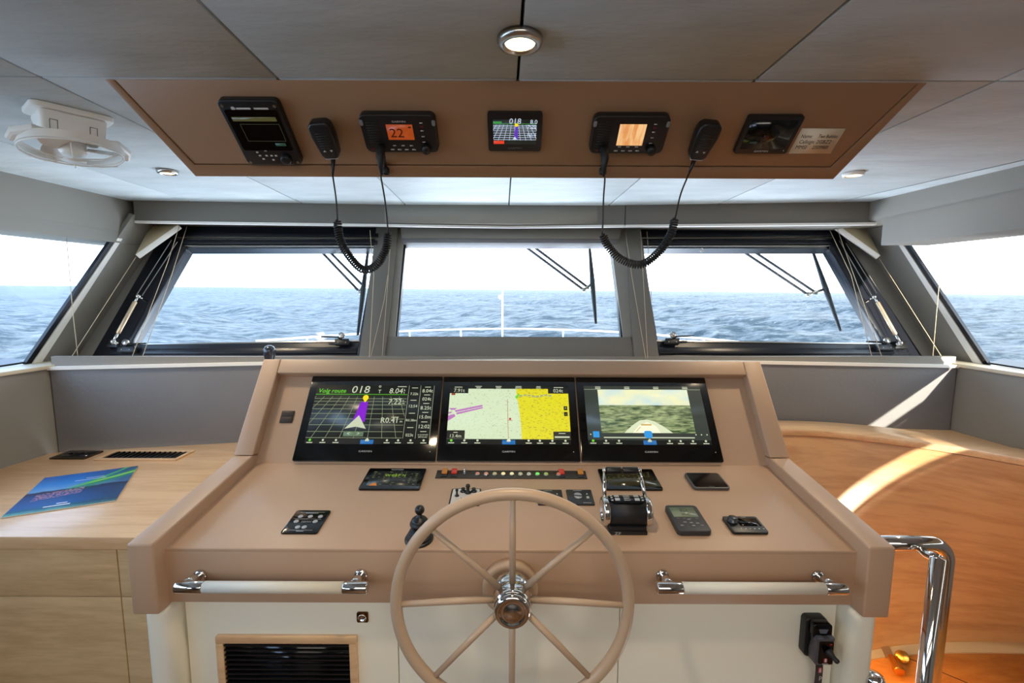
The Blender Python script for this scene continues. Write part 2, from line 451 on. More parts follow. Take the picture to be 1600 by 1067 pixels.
mb = MB(); mb.box(-2.1, 2.1, -2.7, 2.5, ZC+CZ+0.018, ZC+CZ+0.10); struct('ceiling', mb, gap_m)
# ---- floor and aft part of the wheelhouse
mb = MB(); mb.box(-2.1, 0.9, -2.7, 2.0, -0.06, 0.0); mb.box(0.9, 2.1, -2.7, 0.6, -0.06, 0.0); struct('floor', mb, floor_m)
mb = MB()
mb.box(-2.0, -1.7, -2.7, -2.6, 0, ZC+CZ); mb.box(-1.7, 2.1, -2.7, -2.6, 0, ZC+CZ)
struct('wall_back', mb, grey_l)

# ---- front wall : key points
SZ = -0.30
sill = [hz(76, 573, SZ), hz(417, 565.5, SZ), hz(800, 561, SZ), hz(1180, 564, SZ), hz(1497, 570, SZ)]
XSL = sill[0].x; XSR = sill[-1].x
CNT = -0.625                    # left counter height
dn = V3((0, 0, -1))
mb = MB()
low = -1.5
def wallpiece(mb, a, b, z0, z1, th=0.05, bev=0.006):
    mb.prism([V3((a.x, a.y, ZC+z0)), V3((b.x, b.y, ZC+z0)), V3((b.x, b.y, ZC+z1)), V3((a.x, a.y, ZC+z1))], V3((0, th, 0)), bev, 3)
wallpiece(mb, sill[0], sill[1], -0.66, SZ-0.008); wallpiece(mb, sill[1], sill[2], -0.66, SZ-0.008, bev=0)
wallpiece(mb, sill[2], sill[3], -0.66, SZ-0.008, bev=0); wallpiece(mb, sill[3], sill[4], -0.66, SZ-0.008)
struct('wall_front', mb, grey_d)
# sill board in front of the windows
mb = MB()
bk = 2.06
for a, b in zip(sill, sill[1:]):
    mb.hexa([V3((a.x, a.y-0.008, ZC+SZ-0.012)), V3((b.x, b.y-0.008, ZC+SZ-0.012)), V3((b.x, bk, ZC+SZ-0.012)), V3((a.x, bk, ZC+SZ-0.012)),
             V3((a.x, a.y-0.008, ZC+SZ)), V3((b.x, b.y-0.008, ZC+SZ)), V3((b.x, bk, ZC+SZ)), V3((a.x, bk, ZC+SZ))])
struct('trim_1', mb, sill_m)
mb = MB()
kp_ = []
for p, px in zip(sill, (76, 417, 800, 1180, 1497)):
    t_ = hy(px, 557.0, p.y+0.012); kp_.append((V3((p.x, p.y+0.012, ZC+SZ)), V3((p.x, p.y+0.012, t_.z))))
for (a0, a1), (b0, b1) in zip(kp_, kp_[1:]):
    mb.prism([a0, b0, b1, a1], V3((0, 0.02, 0)))
struct('trim_24', mb, grey_l)
# ---- window planes
RK = 0.527
BZ = ZC-0.295
def plane3(p, q):
    """plane through base line p-q, leaning forward; returns (point, normal toward cabin)"""
    d = (q-p).normalized(); fw = V3((-d.y, d.x, 0)).normalized()
    up = (V3((0, 0, 1))+fw*RK).normalized(); n = d.cross(up).normalized()
    if n.y > 0: n = -n
    return p, n, up, d
PC = plane3(V3((-0.5, 2.0, BZ)), V3((0.5, 2.0, BZ)))
PL = plane3(hz(145, 557, -0.295), hz(560, 557.5, -0.295))
PR = plane3(hz(1028, 558, -0.295), hz(1438, 557.5, -0.295))
def on(P, px, py, off=0.0):      # point on window plane, off metres toward the cabin
    return hitp(px, py, P[0]+P[1]*off, P[1])
def slab(mb, P, px, th, off=0.0, bev=0.0, seg=2):
    """px polygon on plane P (front face at off toward cabin), thickness th going outboard"""
    mb.prism([on(P, x, y, off) for x, y in px], -P[1]*th, bev, seg)
# centre window: sill panel, top cassette, glass
mb = MB(); slab(mb, PC, [(603, 525), (986, 526), (993, 561), (597, 560)], 0.05, 0.02, 0.004); struct('wall_front', mb, grey_p)
mb = MB(); slab(mb, PC, [(625, 352), (972, 353), (968, 372), (628, 371)], 0.06, 0.03, 0.003); struct('trim_2', mb, grey_l)
mb = MB(); slab(mb, PC, [(626, 371), (968, 372), (966, 380), (630, 379)], 0.05, 0.02, 0.001); struct('trim_3', mb, grey_d)
mb = MB()
for q in ([(629, 378.5), (966, 379.5), (966, 382), (629, 381)], [(629, 380), (634.5, 380), (620, 527), (615, 527)], [(958, 380), (964, 380), (978, 527), (970, 527)]):
    slab(mb, PC, q, 0.03, 0.0)
win = struct('window_1', mb, navy)
mb = MB(); slab(mb, PC, [(630, 379), (964, 380), (976, 528), (616, 528)], 0.006, -0.012); obj('glass_pane', mb, glass, win, False)
# pillars between the windows
def pillar(name, face, side, P):
    mb = MB(); slab(mb, P, face, 0.09, 0.03, 0.004, 2); s_ = struct(name, mb, grey_p)
    return s_
pillar('trim_4', [(588, 352), (622, 352), (601, 562), (560, 562)], 0, PC)
pillar('trim_5', [(978, 352), (1001, 354), (1031, 563), (991, 563)], 0, PC)
# bright lining boards beside the centre glass
mb = MB(); slab(mb, PC, [(618, 353), (632, 357), (617, 526), (603, 526)], 0.05, 0.012); struct('trim_6', mb, grey_l)
mb = MB(); slab(mb, PC, [(952, 357), (980, 353), (988, 526), (974, 527)], 0.05, 0.012); struct('trim_7', mb, grey_l)

def side_front_window(num, P, o4, g4, sgn):
    """o4 outer quad TL TR BR BL of the black frame, g4 quad of the glass"""
    mb = MB()
    TL, TR, BR, BL = o4; a, b, c, d = g4
    slab(mb, P, [TL, TR, b, a], 0.05, 0.0, 0.0); slab(mb, P, [d, c, BR, BL], 0.05, 0.0, 0.0)
    slab(mb, P, [TL, a, d, BL], 0.05, 0.0, 0.0); slab(mb, P, [b, TR, BR, c], 0.05, 0.0, 0.0)
    wn = struct('window_%d' % num, mb, navy)
    mb = MB(); slab(mb, P, g4, 0.006, -0.02); obj('glass_pane', mb, glass, wn, False)
    # raised casement rails and the light lines of the seals
    mb = MB()
    def lerp(p, q, t): return (p[0]+(q[0]-p[0])*t, p[1]+(q[1]-p[1])*t)
    for t0, t1 in ((0.30, 0.46), (0.62, 0.80)):
        slab(mb, P, [lerp(TL, a, t0), lerp(TR, b, t0), lerp(TR, b, t1), lerp(TL, a, t1)], 0.02, 0.014, 0.002)
    t0, t1 = 0.25, 0.62
    slab(mb, P, [lerp(BL, d, t0), lerp(BR, c, t0), lerp(BR, c, t1), lerp(BL, d, t1)], 0.02, 0.012, 0.003)
    if sgn < 0: slab(mb, P, [lerp(TL, a, 0.72), a, d, lerp(BL, d, 0.80)], 0.02, 0.012, 0.002)
    else: slab(mb, P, [b, lerp(TR, b, 0.72), lerp(BR, c, 0.80), c], 0.02, 0.012, 0.002)
    obj('casement_rail', mb, navy, wn, False)
    mb = MB()
    for t in (0.50, 0.86):
        slab(mb, P, [lerp(TL, a, t), lerp(TR, b, t), lerp(TR, b, t+0.05), lerp(TL, a, t+0.05)], 0.012, 0.009)
    slab(mb, P, [lerp(BL, d, 0.92), lerp(BR, c, 0.92), lerp(BR, c, 1.0), lerp(BL, d, 1.0)], 0.012, 0.006)
    obj('seal_strip', mb, steel, wn, False)
    return wn
w2 = side_front_window(2, PL, [(262, 352), (592, 354), (556, 558), (143, 558)], [(291, 388), (588, 388), (561, 531), (204, 537)], -1)
w3 = side_front_window(3, PR, [(998, 354), (1306, 352), (1442, 558), (1032, 559)], [(1001, 388), (1296, 388), (1380, 536), (1026, 531)], 1)
# strips of wall under the black frames
mb = MB(); slab(mb, PL, [(100, 558), (558, 558), (556, 575), (90, 575)], 0.05, 0.0); struct('wall_front', mb, grey_l)
mb = MB(); slab(mb, PR, [(1032, 559), (1470, 558), (1490, 575), (1034, 575)], 0.05, 0.0); struct('wall_front', mb, grey_l)

# ---- header over the front windows
hd = [hz(208, 313, CZ), hz(800, 323, CZ), hz(1372, 315, CZ)]
mb = MB()
def head(mb, a, b, zb, bev=0.004):
    mb.prism([W(a.x, a.y, zb), W(b.x, b.y, zb), W(b.x, b.y, CZ+0.01), W(a.x, a.y, CZ+0.01)], V3((0, 0.26, 0)), bev, 2)
zb = hy(800, 353, hd[1].y).z-ZC
x979 = hy(979, 340, 2.12).x
m_ = hd[1]+(hd[2]-hd[1])*((x979-hd[1].x)/(hd[2].x-hd[1].x))
l_ = V3((x979-0.002, hd[1].y+(m_.y-hd[1].y), 0))
def at_x(x): 
    return hd[0].lerp(hd[1], (x-hd[0].x)/(hd[1].x-hd[0].x)) if x < hd[1].x else hd[1].lerp(hd[2], (x-hd[1].x)/(hd[2].x-hd[1].x))
pa = at_x(x979-0.0015); pb = at_x(x979+0.0015)
head(mb, hd[0], hd[1], zb, 0); head(mb, hd[1], pa, zb, 0); head(mb, pb, hd[2], zb)
struct('trim_8', mb, grey_p)
mb = MB()     # pale edge strip under the header
for a, b in ((hd[0], hd[1]), (hd[1], pa), (pb, hd[2])):
    mb.prism([W(a.x, a.y-0.004, zb-0.010), W(b.x, b.y-0.004, zb-0.010), W(b.x, b.y-0.004, zb), W(a.x, a.y-0.004, zb)], V3((0, 0.02, 0)))
struct('trim_9', mb, sill_m)
mb = MB(); mb.box(-1.75, 1.78, 2.16, 2.55, ZC+zb+0.005, ZC+CZ+0.02); struct('wall_front', mb, grey_l)
# outer fill above and outboard of the raked windows
# ---- side walls
def side(sgn, sillpx, hpx, winpx, corner_low, far_low, num):
    s = sgn
    sp = hz(*sillpx, -0.295)                      # where the side glass meets the sill
    X0 = sp.x
    def SX(z): return X0 - s*0.317*(z+0.295)
    n = V3((-s, 0, -0.317)).normalized(); p0 = V3((X0, 0, ZC-0.295))
    if n.x*s > 0: n = -n
    def S(px, py, off=0): return hitp(px, py, p0+n*off, n)
    nm = 'wall_left' if s < 0 else 'wall_right'
    top = S(*winpx); bot = S(*sillpx)
    # pillar between the side window and the front corner
    P = PL if s < 0 else PR
    pn = P[1]; pp = P[0]
    def corner(z):       # on both planes, at height z above eye
        x = SX(z); zz = ZC+z; y = pp.y-((x-pp.x)*pn.x+(zz-pp.z)*pn.z)/pn.y
        return V3((x, y, zz))
    mb = MB()
    q = [bot+V3((0, 0, 0)), corner(-0.31), corner(0.30), top+(top-bot)*0.25]
    mb.prism(q, -n*0.02, 0.001)
    cA, cB = corner(-0.31), corner(0.32); co_ = (-n-pn)*0.035; mb.tube([cA+co_, cB+co_], 0.045, 12)
    struct(nm, mb, grey_l)
    # front plane return between corner and black frame
    o = (262, 143) if s < 0 else (1306, 1442)
    mb = MB(); a = on(P, o[0], 352); b = on(P, o[1], 558); b2 = b+(b-a)*0.05; a2 = a+(a-b)*0.1
    mb.prism([b2, a2, corner(0.30), corner(-0.31)], -pn*0.06)
    struct(nm, mb, grey_l)
    # header box along the side
    h = [hz(*hpx[0], CZ), hz(*hpx[1], CZ)]
    d = (h[1]-h[0]); zb_ = 0.19
    back = h[0]-d*((h[0].y+2.6)/d.y); back.x = h[0].x*1.0; fn = d.cross(V3((0, 0, 1)))
    fy = hitp(*((224, 381) if s < 0 else (1376, 381)), W(h[0].x, h[0].y, 0), fn).y; fwd = h[0]+d*((fy-h[0].y)/d.y); fw2 = h[1]+d*(0.12/d.y)
    out = V3((s*0.2, 0, 0))
    mb = MB()
    mb.prism([W(back.x, back.y, zb_), W(fwd.x, fwd.y, zb_), W(fwd.x, fwd.y, zb+0.004), W(fw2.x, fw2.y, zb+0.004), W(fw2.x, fw2.y, CZ+0.01), W(back.x, back.y, CZ+0.01)], out, 0.003, 2)
    struct(nm, mb, grey_l)
    # lower wall
    c0 = hz(*corner_low[0], SZ); c1 = hz(*far_low, CNT)
    dd = (c0-c1); dd.z = 0; 
    bk_ = c0-dd*((c0.y+2.6)/dd.y) if abs(dd.y) > 1e-6 else c0
    bx = c0.x + s*0.12
    mb = MB()
    mb.prism([V3((c0.x, c0.y+0.02, 0)), V3((bx, 0.9, 0)), V3((bx, -2.6, 0)), V3((bx+s*0.14, -2.6, 0)), V3((bx+s*0.14, c0.y+0.02, 0))], V3((0, 0, ZC+SZ-0.008)), 0.004)
    struct(nm, mb, grey_l)
    mb = MB()
    mb.prism([V3((c0.x-s*0.01, c0.y+0.25, ZC+SZ-0.008)), V3((c0.x-s*0.01, c0.y+0.01, ZC+SZ-0.008)), V3((bx-s*0.01, 0.9, ZC+SZ-0.008)), V3((bx-s*0.01, -2.6, ZC+SZ-0.008)), V3((X0+s*0.07, -2.6, ZC+SZ-0.008)), V3((X0+s*0.07, c0.y+0.25, ZC+SZ-0.008))], V3((0, 0, 0.014)), 0.002)
    struct('trim_%d' % (10+num), mb, cream_sill)
    # gasket edge of the side window and glass, aft window posts
    mb = MB()
    e0 = top+(top-bot)*0.03; 
    for (a0, a1, off) in ((0.0, 0.020, 0.004),):
        mb.prism([bot+V3((0, -0.026, 0)), bot, e0, e0+V3((0, -0.022, 0))], -n*0.012)
    mb.prism([V3((SX(-0.29), -0.9, ZC-0.29)), V3((SX(-0.29), bot.y-0.03, ZC-0.29)), V3((SX(-0.283), bot.y-0.03, ZC-0.283)), V3((SX(-0.283), -0.9, ZC-0.283))], -n*0.05)
    wn = struct('window_%d' % num, mb, navy)
    mb = MB(); mb.prism([V3((SX(-0.30), -0.9, ZC-0.30)), V3((SX(-0.30), bot.y, ZC-0.30)), V3((SX(0.24), top.y, ZC+0.24)), V3((SX(0.24), -0.9, ZC+0.24))], -n*0.006)
    obj('glass_pane', mb, glass, wn, False)
    mb = MB()
    mb.prism([bot+V3((0, -0.002, 0))+n*0.004, bot+V3((0, 0.034, 0))+n*0.004, e0+V3((0, 0.022, 0))+n*0.004, e0+V3((0, -0.002, 0))+n*0.004], -n*0.02)
    obj('edge_strip', mb, sill_m, wn, False)
    # solid side aft of the window
    mb = MB()
    y0, y1 = (-2.6, -2.0) if s < 0 else (-2.6, -0.9)
    mb.prism([V3((SX(-0.31), y0, ZC-0.31)), V3((SX(-0.31), y1, ZC-0.31)), V3((SX(0.24), y1, ZC+0.24)), V3((SX(0.24), y0, ZC+0.24))], -n*0.08)
    if s < 0: mb.prism([V3((SX(-0.31), -1.0, ZC-0.31)), V3((SX(-0.31), -0.8, ZC-0.31)), V3((SX(0.24), -0.8, ZC+0.24)), V3((SX(0.24), -1.0, ZC+0.24))], -n*0.08)
    struct(nm, mb, grey_l)
    return SX, n, wn
SXL, nL, cL = side(-1, (50, 568), [(0, 263), (208, 315)], (180, 377), [(76, 573)], (0, 728), 4)
SXR, nR, cR = side(1, (1535, 569), [(1600, 265), (1373, 313)], (1410, 379), [(1497, 570)], (1600, 728), 5)
# unseen pleated blind added aft of the view; its sill gap shapes the sun stripe
mb = MB()
N = 14; z0, z1 = -0.250, 0.20
for k in range(N):
    za = z0+(z1-z0)*k/N; zb2 = z0+(z1-z0)*(k+1)/N; zm = (za+zb2)/2
    q = [V3((SXR(za)-0.02, 1.58, ZC+za)), V3((SXR(zm)-0.035, 1.58, ZC+zm)), V3((SXR(zb2)-0.02, 1.58, ZC+zb2)), V3((SXR(zm)-0.028, 1.58, ZC+zm))]
    mb.prism(q, V3((0, -2.45, 0)))
obj('sun_slit_blind', mb, beige_f, cR, False)
# ================================================================== HELM CONSOLE
XI, XO = 0.797, 0.857
a8 = math.atan2(0.0535, 0.385)
DESK = Fr((0, 1.0, ZC-0.597), (0, math.cos(a8), math.sin(a8)))
SCR = Fr((0, 1.385, ZC-0.543), (0, math.cos(R_(53)), math.sin(R_(53))))
OVY, OVZ = 0.895, CZ
OV = Fr((0, OVY, ZC+CZ), (0, -0.1545, 0.138))
con = thing('helm_console', 'wide tan leather helm console with raised side coamings and cream cabinet front', 'console', loc=(0, 1.3, 0))
def part(name, mb, m, parent=con): return obj(name, mb, m, parent, False)
# desk top
def dk(x, v, c=0.0): return DESK.o+DESK.u*x+DESK.v*v+DESK.n*c
mb = MB(); mb.prism([dk(-XI-0.01, 0), dk(XI+0.01, 0), dk(XI+0.01, 0.400), dk(-XI-0.01, 0.400)], -DESK.n*0.02, 0.003, 3)
part('desk_top', mb, tan)
mb = MB(); mb.box(-XI-0.005, XI+0.005, 1.001, 1.03, ZC-0.732, ZC-0.602, 0.004, 2); part('fascia_panel', mb, tan)
# screen board
def sc(x, v, c=0.0): return SCR.o+SCR.u*x+SCR.v*v+SCR.n*c
mb = MB(); mb.prism([sc(-XI-0.01, -0.004), sc(XI+0.01, -0.004), sc(XI+0.01, 0.325), sc(-XI-0.01, 0.325)], -SCR.n*0.02)
part('screen_board', mb, tan)
# side coamings : front block, top run, then the rise beside the screens
kn = V3((0, 1.368, -0.514)); tp = V3((0, 1.5716, -0.2445))
for s in (-1, 1):
    a, b = (s*XI, s*XO)
    mb = MB()
    pr = [(0.966, -0.737), (0.966, -0.568), (kn.y, kn.z), (kn.y+0.09, kn.z-0.02), (kn.y+0.09, -0.737)]
    mb.prism([W(a, y, z) for y, z in pr], V3((b-a, 0, 0)), 0.005, 3)
    part('side_coaming', mb, tan)
    mb = MB()
    pr = [(kn.y+0.0012, kn.z+0.001), (tp.y, tp.z), (tp.y+0.05, tp.z-0.01), (kn.y+0.12, kn.z-0.02)]
    mb.prism([W(a, y, z) for y, z in pr], V3((b-a, 0, 0)), 0.004, 3)
    part('hood_side', mb, tan)
mb = MB()
q0 = tp.y; dv = SCR.v; nn = SCR.n
t1 = W(0, tp.y, tp.z)-dv*0.052
P_ = [W(0, tp.y, tp.z), W(0, tp.y+0.05, tp.z-0.01), t1-nn*0.05, t1]
mb.prism([p+V3((-XI, 0, 0)) for p in P_], V3((2*XI, 0, 0)), 0.004, 3); part('hood_top', mb, tan)
# cabinet
CF = 1.03
mb = MB(); mb.box(-0.83, 0.83, 1.04, 1.60, 0.0, ZC-0.74); mb.box(-0.78, 0.78, 1.045, 1.40, ZC-0.74, ZC-0.62); part('cabinet_body', mb, cream)
xs = [-0.785, hy(622, 1000, CF).x, hy(967, 1000, CF).x, 0.785]
for xa, xb in zip(xs, xs[1:]):
    mb = MB(); mb.box(xa+0.0012, xb-0.0012, CF, CF+0.018, 0.08, ZC-0.735, 0.001); part('front_panel', mb, cream)
for s in (-1, 1):
    mb = MB(); x0, x1 = sorted((s*0.789, s*0.853))
    mb.box(x0, x1, 0.985, 1.10, 0.0, ZC-0.735, 0.022, 5); part('corner_post', mb, cream)
# vent grille low on the cabinet
CAB = Fr((0, CF, ZC-0.9), (0, 0, 1))
q = [(343, 990), (560, 990), (561, 1092), (345, 1092)]
cx, cy, ww, hh = CAB.rect(q)
hh = 0.22; top = CAB.uv(450, 990)[1]; cy = top-hh/2
vg = thing('vent_grille', 'black slatted vent grille in oak frame on the cream cabinet front', 'vent', M=CAB.M(cx, cy, 0))
mb = MB(); fw = 0.018
mb.box(-ww/2, ww/2, hh/2-fw, hh/2, 0, 0.012, 0.002); mb.box(-ww/2, ww/2, -hh/2, -hh/2+fw, 0, 0.012, 0.002)
mb.box(-ww/2, -ww/2+fw, -hh/2+fw, hh/2-fw, 0, 0.012, 0.002); mb.box(ww/2-fw, ww/2, -hh/2+fw, hh/2-fw, 0, 0.012, 0.002)
obj('frame', mb, oak, vg)
mb = MB(); mb.box(-ww/2+fw, ww/2-fw, -hh/2+fw, hh/2-fw, 0.0003, 0.0015); obj('backing', mb, gloss, vg)
mb = MB()
k = 0; y = hh/2-fw-0.008
while y > -hh/2+fw+0.004:
    mb.hexa([(-ww/2+fw, y-0.004, 0.0015), (ww/2-fw, y-0.004, 0.0015), (ww/2-fw, y+0.001, 0.0015), (-ww/2+fw, y+0.001, 0.0015),
             (-ww/2+fw, y-0.001, 0.009), (ww/2-fw, y-0.001, 0.009), (ww/2-fw, y+0.003, 0.009), (-ww/2+fw, y+0.003, 0.009)]); y -= 0.0125
obj('slats', mb, black, vg)
# square pull latch
cx, cy, ww, hh = CAB.rect([(558, 955), (576, 955), (576, 971), (558, 971)])
lt = thing('cabinet_latch', 'small square bronze latch on the cream cabinet left of the wheel', 'latch', M=CAB.M(cx, cy, 0))
bronze = mat('bronze', (120, 84, 50), 0.2, 1.0)
mb = MB(); mb.rr(0, 0, ww, hh, 0.004, 0, 0.004, 0.001); obj('latch_plate', mb, bronze, lt)
mb = MB(); mb.lathe([(ww*0.36, 0.004), (ww*0.36, 0.007), (ww*0.28, 0.009), (ww*0.24, 0.005), (0, 0.005)], (0, 0, 0)); obj('latch_ring', mb, chrome, lt)

# ---- grab handles on the fascia
def handle(L, Rr, w0, w1, f0, f1, label):
    HY = 0.94
    pts = [hy(*L, HY), hy(*Rr, HY)]
    zc = (pts[0].z+pts[1].z)/2
    A = V3((pts[0].x, HY, zc)); B = V3((pts[1].x, HY, zc))
    xa = hy(*w0, HY).x; xb = hy(*w1, HY).x
    t = thing('grab_handle', label, 'handle', loc=(0.5*(A.x+B.x), 1.0, zc), group=None)
    r = 0.0122
    mb = MB(); mb.tube([(xa, HY, zc), (xb, HY, zc)], r, 20); part('grip', mb, white_grip, t)
    for p, q in ((A.x, xa), (xb, B.x)):
        mb = MB(); lo, hi = min(p, q), max(p, q)
        mb.cyl((lo, HY, zc), (hi, HY, zc), r+0.0006, 20, 0.003); part('end_cap', mb, chrome, t)
    for f in (f0, f1):
        fx = hy(*f, 1.0); mb = MB()
        mb.tube([(fx.x, HY+0.004, zc), (fx.x, 1.0005, fx.z)], 0.0100, 16)
        d = V3((0, 1.0-HY, fx.z-zc)).normalized()
        mb.lathe([(0.0150, 0), (0.0150, 0.004), (0.0120, 0.007)], V3((fx.x, 1.0005, fx.z)), (0, -1, 0), 20)
        part('standoff', mb, chrome, t)
handle((275, 918), (575, 917), (319, 918), (536, 918), (313, 899), (564, 898), 'white grab handle with chrome ends, left of the steering wheel')
handle((1026, 918), (1322, 920), (1067, 919), (1288, 920), (1035, 899), (1278, 900), 'white grab handle with chrome ends, right of the steering wheel')

# ---- steering wheel
WY = 0.88
wc = hy(800.5, 945, WY)
sw = thing('steering_wheel', 'large round beige steering wheel with eight spokes and chrome hub', 'steering wheel', loc=(wc.x, WY, wc.z))
RW = 0.2385
mb = MB(); mb.tube([(wc.x+RW*math.cos(2*math.pi*k/96), WY, wc.z+RW*math.sin(2*math.pi*k/96)) for k in range(96)], 0.0122, 18, True)
part('rim', mb, wheel_m, sw)
HYc = 0.897
for k in range(8):
    a = math.pi/4*k+R_(90); c, s_ = math.cos(a), math.sin(a)
    mb = MB(); mb.tube([(wc.x+0.034*c, HYc, wc.z+0.034*s_), (wc.x+0.12*c, HYc-0.006, wc.z+0.12*s_), (wc.x+(RW-0.004)*c, WY, wc.z+(RW-0.004)*s_)], [0.0072, 0.0070, 0.0058], 14)
    part('spoke', mb, wheel_m, sw)
mb = MB()
mb.lathe([(0.030, 0.045), (0.040, 0.035), (0.041, 0.012), (0.037, 0.008), (0.040, 0.004), (0.040, -0.010), (0.038, -0.016), (0.039, -0.020), (0.039, -0.026), (0.037, -0.030)], (wc.x, HYc, wc.z), (0, 1, 0), 40)
part('hub', mb, chrome, sw)
mb = MB()
mb.lathe([(0.037, 0.0), (0.037, 0.008), (0.033, 0.013), (0.026, 0.0135), (0.024, 0.010), (0.018, 0.013), (0.010, 0.016), (0, 0.017)], (wc.x, HYc-0.030, wc.z), (0, -1, 0), 40)
part('hub_cap', mb, chrome, sw)
bc = hy(797, 912, 1.0)
mb = MB(); mb.tube([(wc.x, HYc+0.04, wc.z), (bc.x, 0.99, bc.z+0.004)], 0.022, 24); part('shaft', mb, wheel_m, sw)
mb = MB(); mb.lathe([(0.064, 0.0), (0.064, 0.020), (0.061, 0.024), (0.050, 0.024), (0.047, 0.021), (0, 0.021)], (bc.x, 1.0005, bc.z), (0, -1, 0), 48)
part('mounting_boss', mb, wheel_m, sw)

# ---- chrome stair rail right of the console
rl = thing('stair_handrail', 'polished chrome handrail bending down beside the right console side', 'handrail', loc=(1.0, 1.06, 0))
RY = 1.06
h0 = hy(1395, 848, RY); h1 = hy(1452, 849, RY); xr = hy(1477, 880, RY).x
zz = (h0.z+h1.z)/2; r = 0.0172
rb = xr-h1.x
path = [V3((XO-0.004, RY, zz)), V3((h1.x-0.005, RY, zz))]
for k in range(0, 13):
    a = R_(90-90*k/12); path.append(V3((h1.x+rb*math.cos(a), RY, zz-rb+rb*math.sin(a))))
path.append(V3((xr, RY, 0.0)))
mb = MB(); mb.tube(path, r, 22); part('bent_rail', mb, chrome, rl)
ip = hy(1466, 868, 1.0)
mb = MB(); mb.tube([(ip.x, 1.0, 0.0), (ip.x, 1.0, ip.z-0.004)], 0.0150, 20)
mb.tube([(ip.x, 1.0, ip.z-0.006), (ip.x+0.003, 1.03, zz-0.012), (ip.x, RY, zz-0.004)], 0.010, 14)
part('upright_post', mb, chrome, rl)
# low chrome bollard
bp = hy(1366, 1052, 0.99)
mb = MB(); mb.lathe([(0.0225, -0.9+0.0), (0.0225, -0.012), (0.019, -0.004), (0.010, 0.0), (0, 0.0005)], bp, (0, 0, 1), 24)
solo('chrome_post', mb, chrome, 'short chrome post low beside the right cream cabinet corner', 'post')

# ================================================================== LEFT COUNTER
ct = thing('side_counter', 'pale oak side counter left of the helm, with drawer fronts below', 'counter', loc=(-1.3, 1.4, 0))
mb = MB()
yf = hz(100, 839, CNT).y
cL_ = hz(85, 704, CNT)
mb.prism([W(-XO-0.001, yf, CNT), W(-1.828, yf, CNT), W(-1.80, 1.30, CNT), W(-1.747, 1.69, CNT), W(-0.90, 1.86, CNT), W(-XO-0.001, 1.86, CNT)], V3((0, 0, -0.034)), 0.003, 2)
part('counter_top', mb, oak, ct)
FY = yf+0.008
mb = MB(); mb.box(-1.74, -XO-0.001, FY+0.02, 1.60, 0.0, ZC+CNT-0.036); part('cabinet_body', mb, oak_v, ct)
xd = hy(186, 900, FY).x; z2 = hy(100, 932, FY).z
for (x0, x1, z0, z1, nm_) in ((-1.826, xd-0.0015, z2+0.0015, ZC+CNT-0.038, 'drawer_front'), (-1.826, xd-0.0015, 0.05, z2-0.0015, 'door_front'),
                        (xd+0.0015, -XO-0.002, z2+0.0015, ZC+CNT-0.038, 'filler_panel'), (xd+0.0015, -XO-0.002, 0.05, z2-0.0015, 'filler_panel')):
    mb = MB(); mb.box(x0, x1, FY, FY+0.018, z0, z1, 0.001); part(nm_, mb, oak_v, ct)
CT = Fr((0, 0, ZC+CNT), (0, 1, 0))
# brochure
bp4 = [hz(71, 746, CNT+0.004), hz(215, 728, CNT+0.004), hz(182, 781, CNT+0.004), hz(0, 809, CNT+0.004)]
ctr = sum(bp4, V3())/4
uax = ((bp4[1]-bp4[0])+(bp4[2]-bp4[3])).normalized(); vax = V3((0, 0, 1)).cross(uax)
BF = Fr(ctr, vax, u=uax)
loc4 = [((p-ctr).dot(uax), (p-ctr).dot(vax)) for p in bp4]
bw = ((loc4[1][0]-loc4[0][0])+(loc4[2][0]-loc4[3][0]))/2; bh = ((loc4[0][1]-loc4[3][1])+(loc4[1][1]-loc4[2][1]))/2
shr = ((loc4[0][0]+loc4[1][0])-(loc4[2][0]+loc4[3][0]))/2/bh
def bxy(a, b): return (a*bw/2+shr*b*bh/2, b*bh/2)
br = thing('brochure', 'glossy brochure with a blue night sky and green aurora on the oak counter', 'brochure', M=BF.M(0, 0, -0.003))
mb = MB(); mb.flat([bxy(-1, -1), bxy(1, -1), bxy(1, 1), bxy(-1, 1)], 0, 0.0026); obj('pages', mb, mat('paper', (222, 222, 214), 0.5), br)
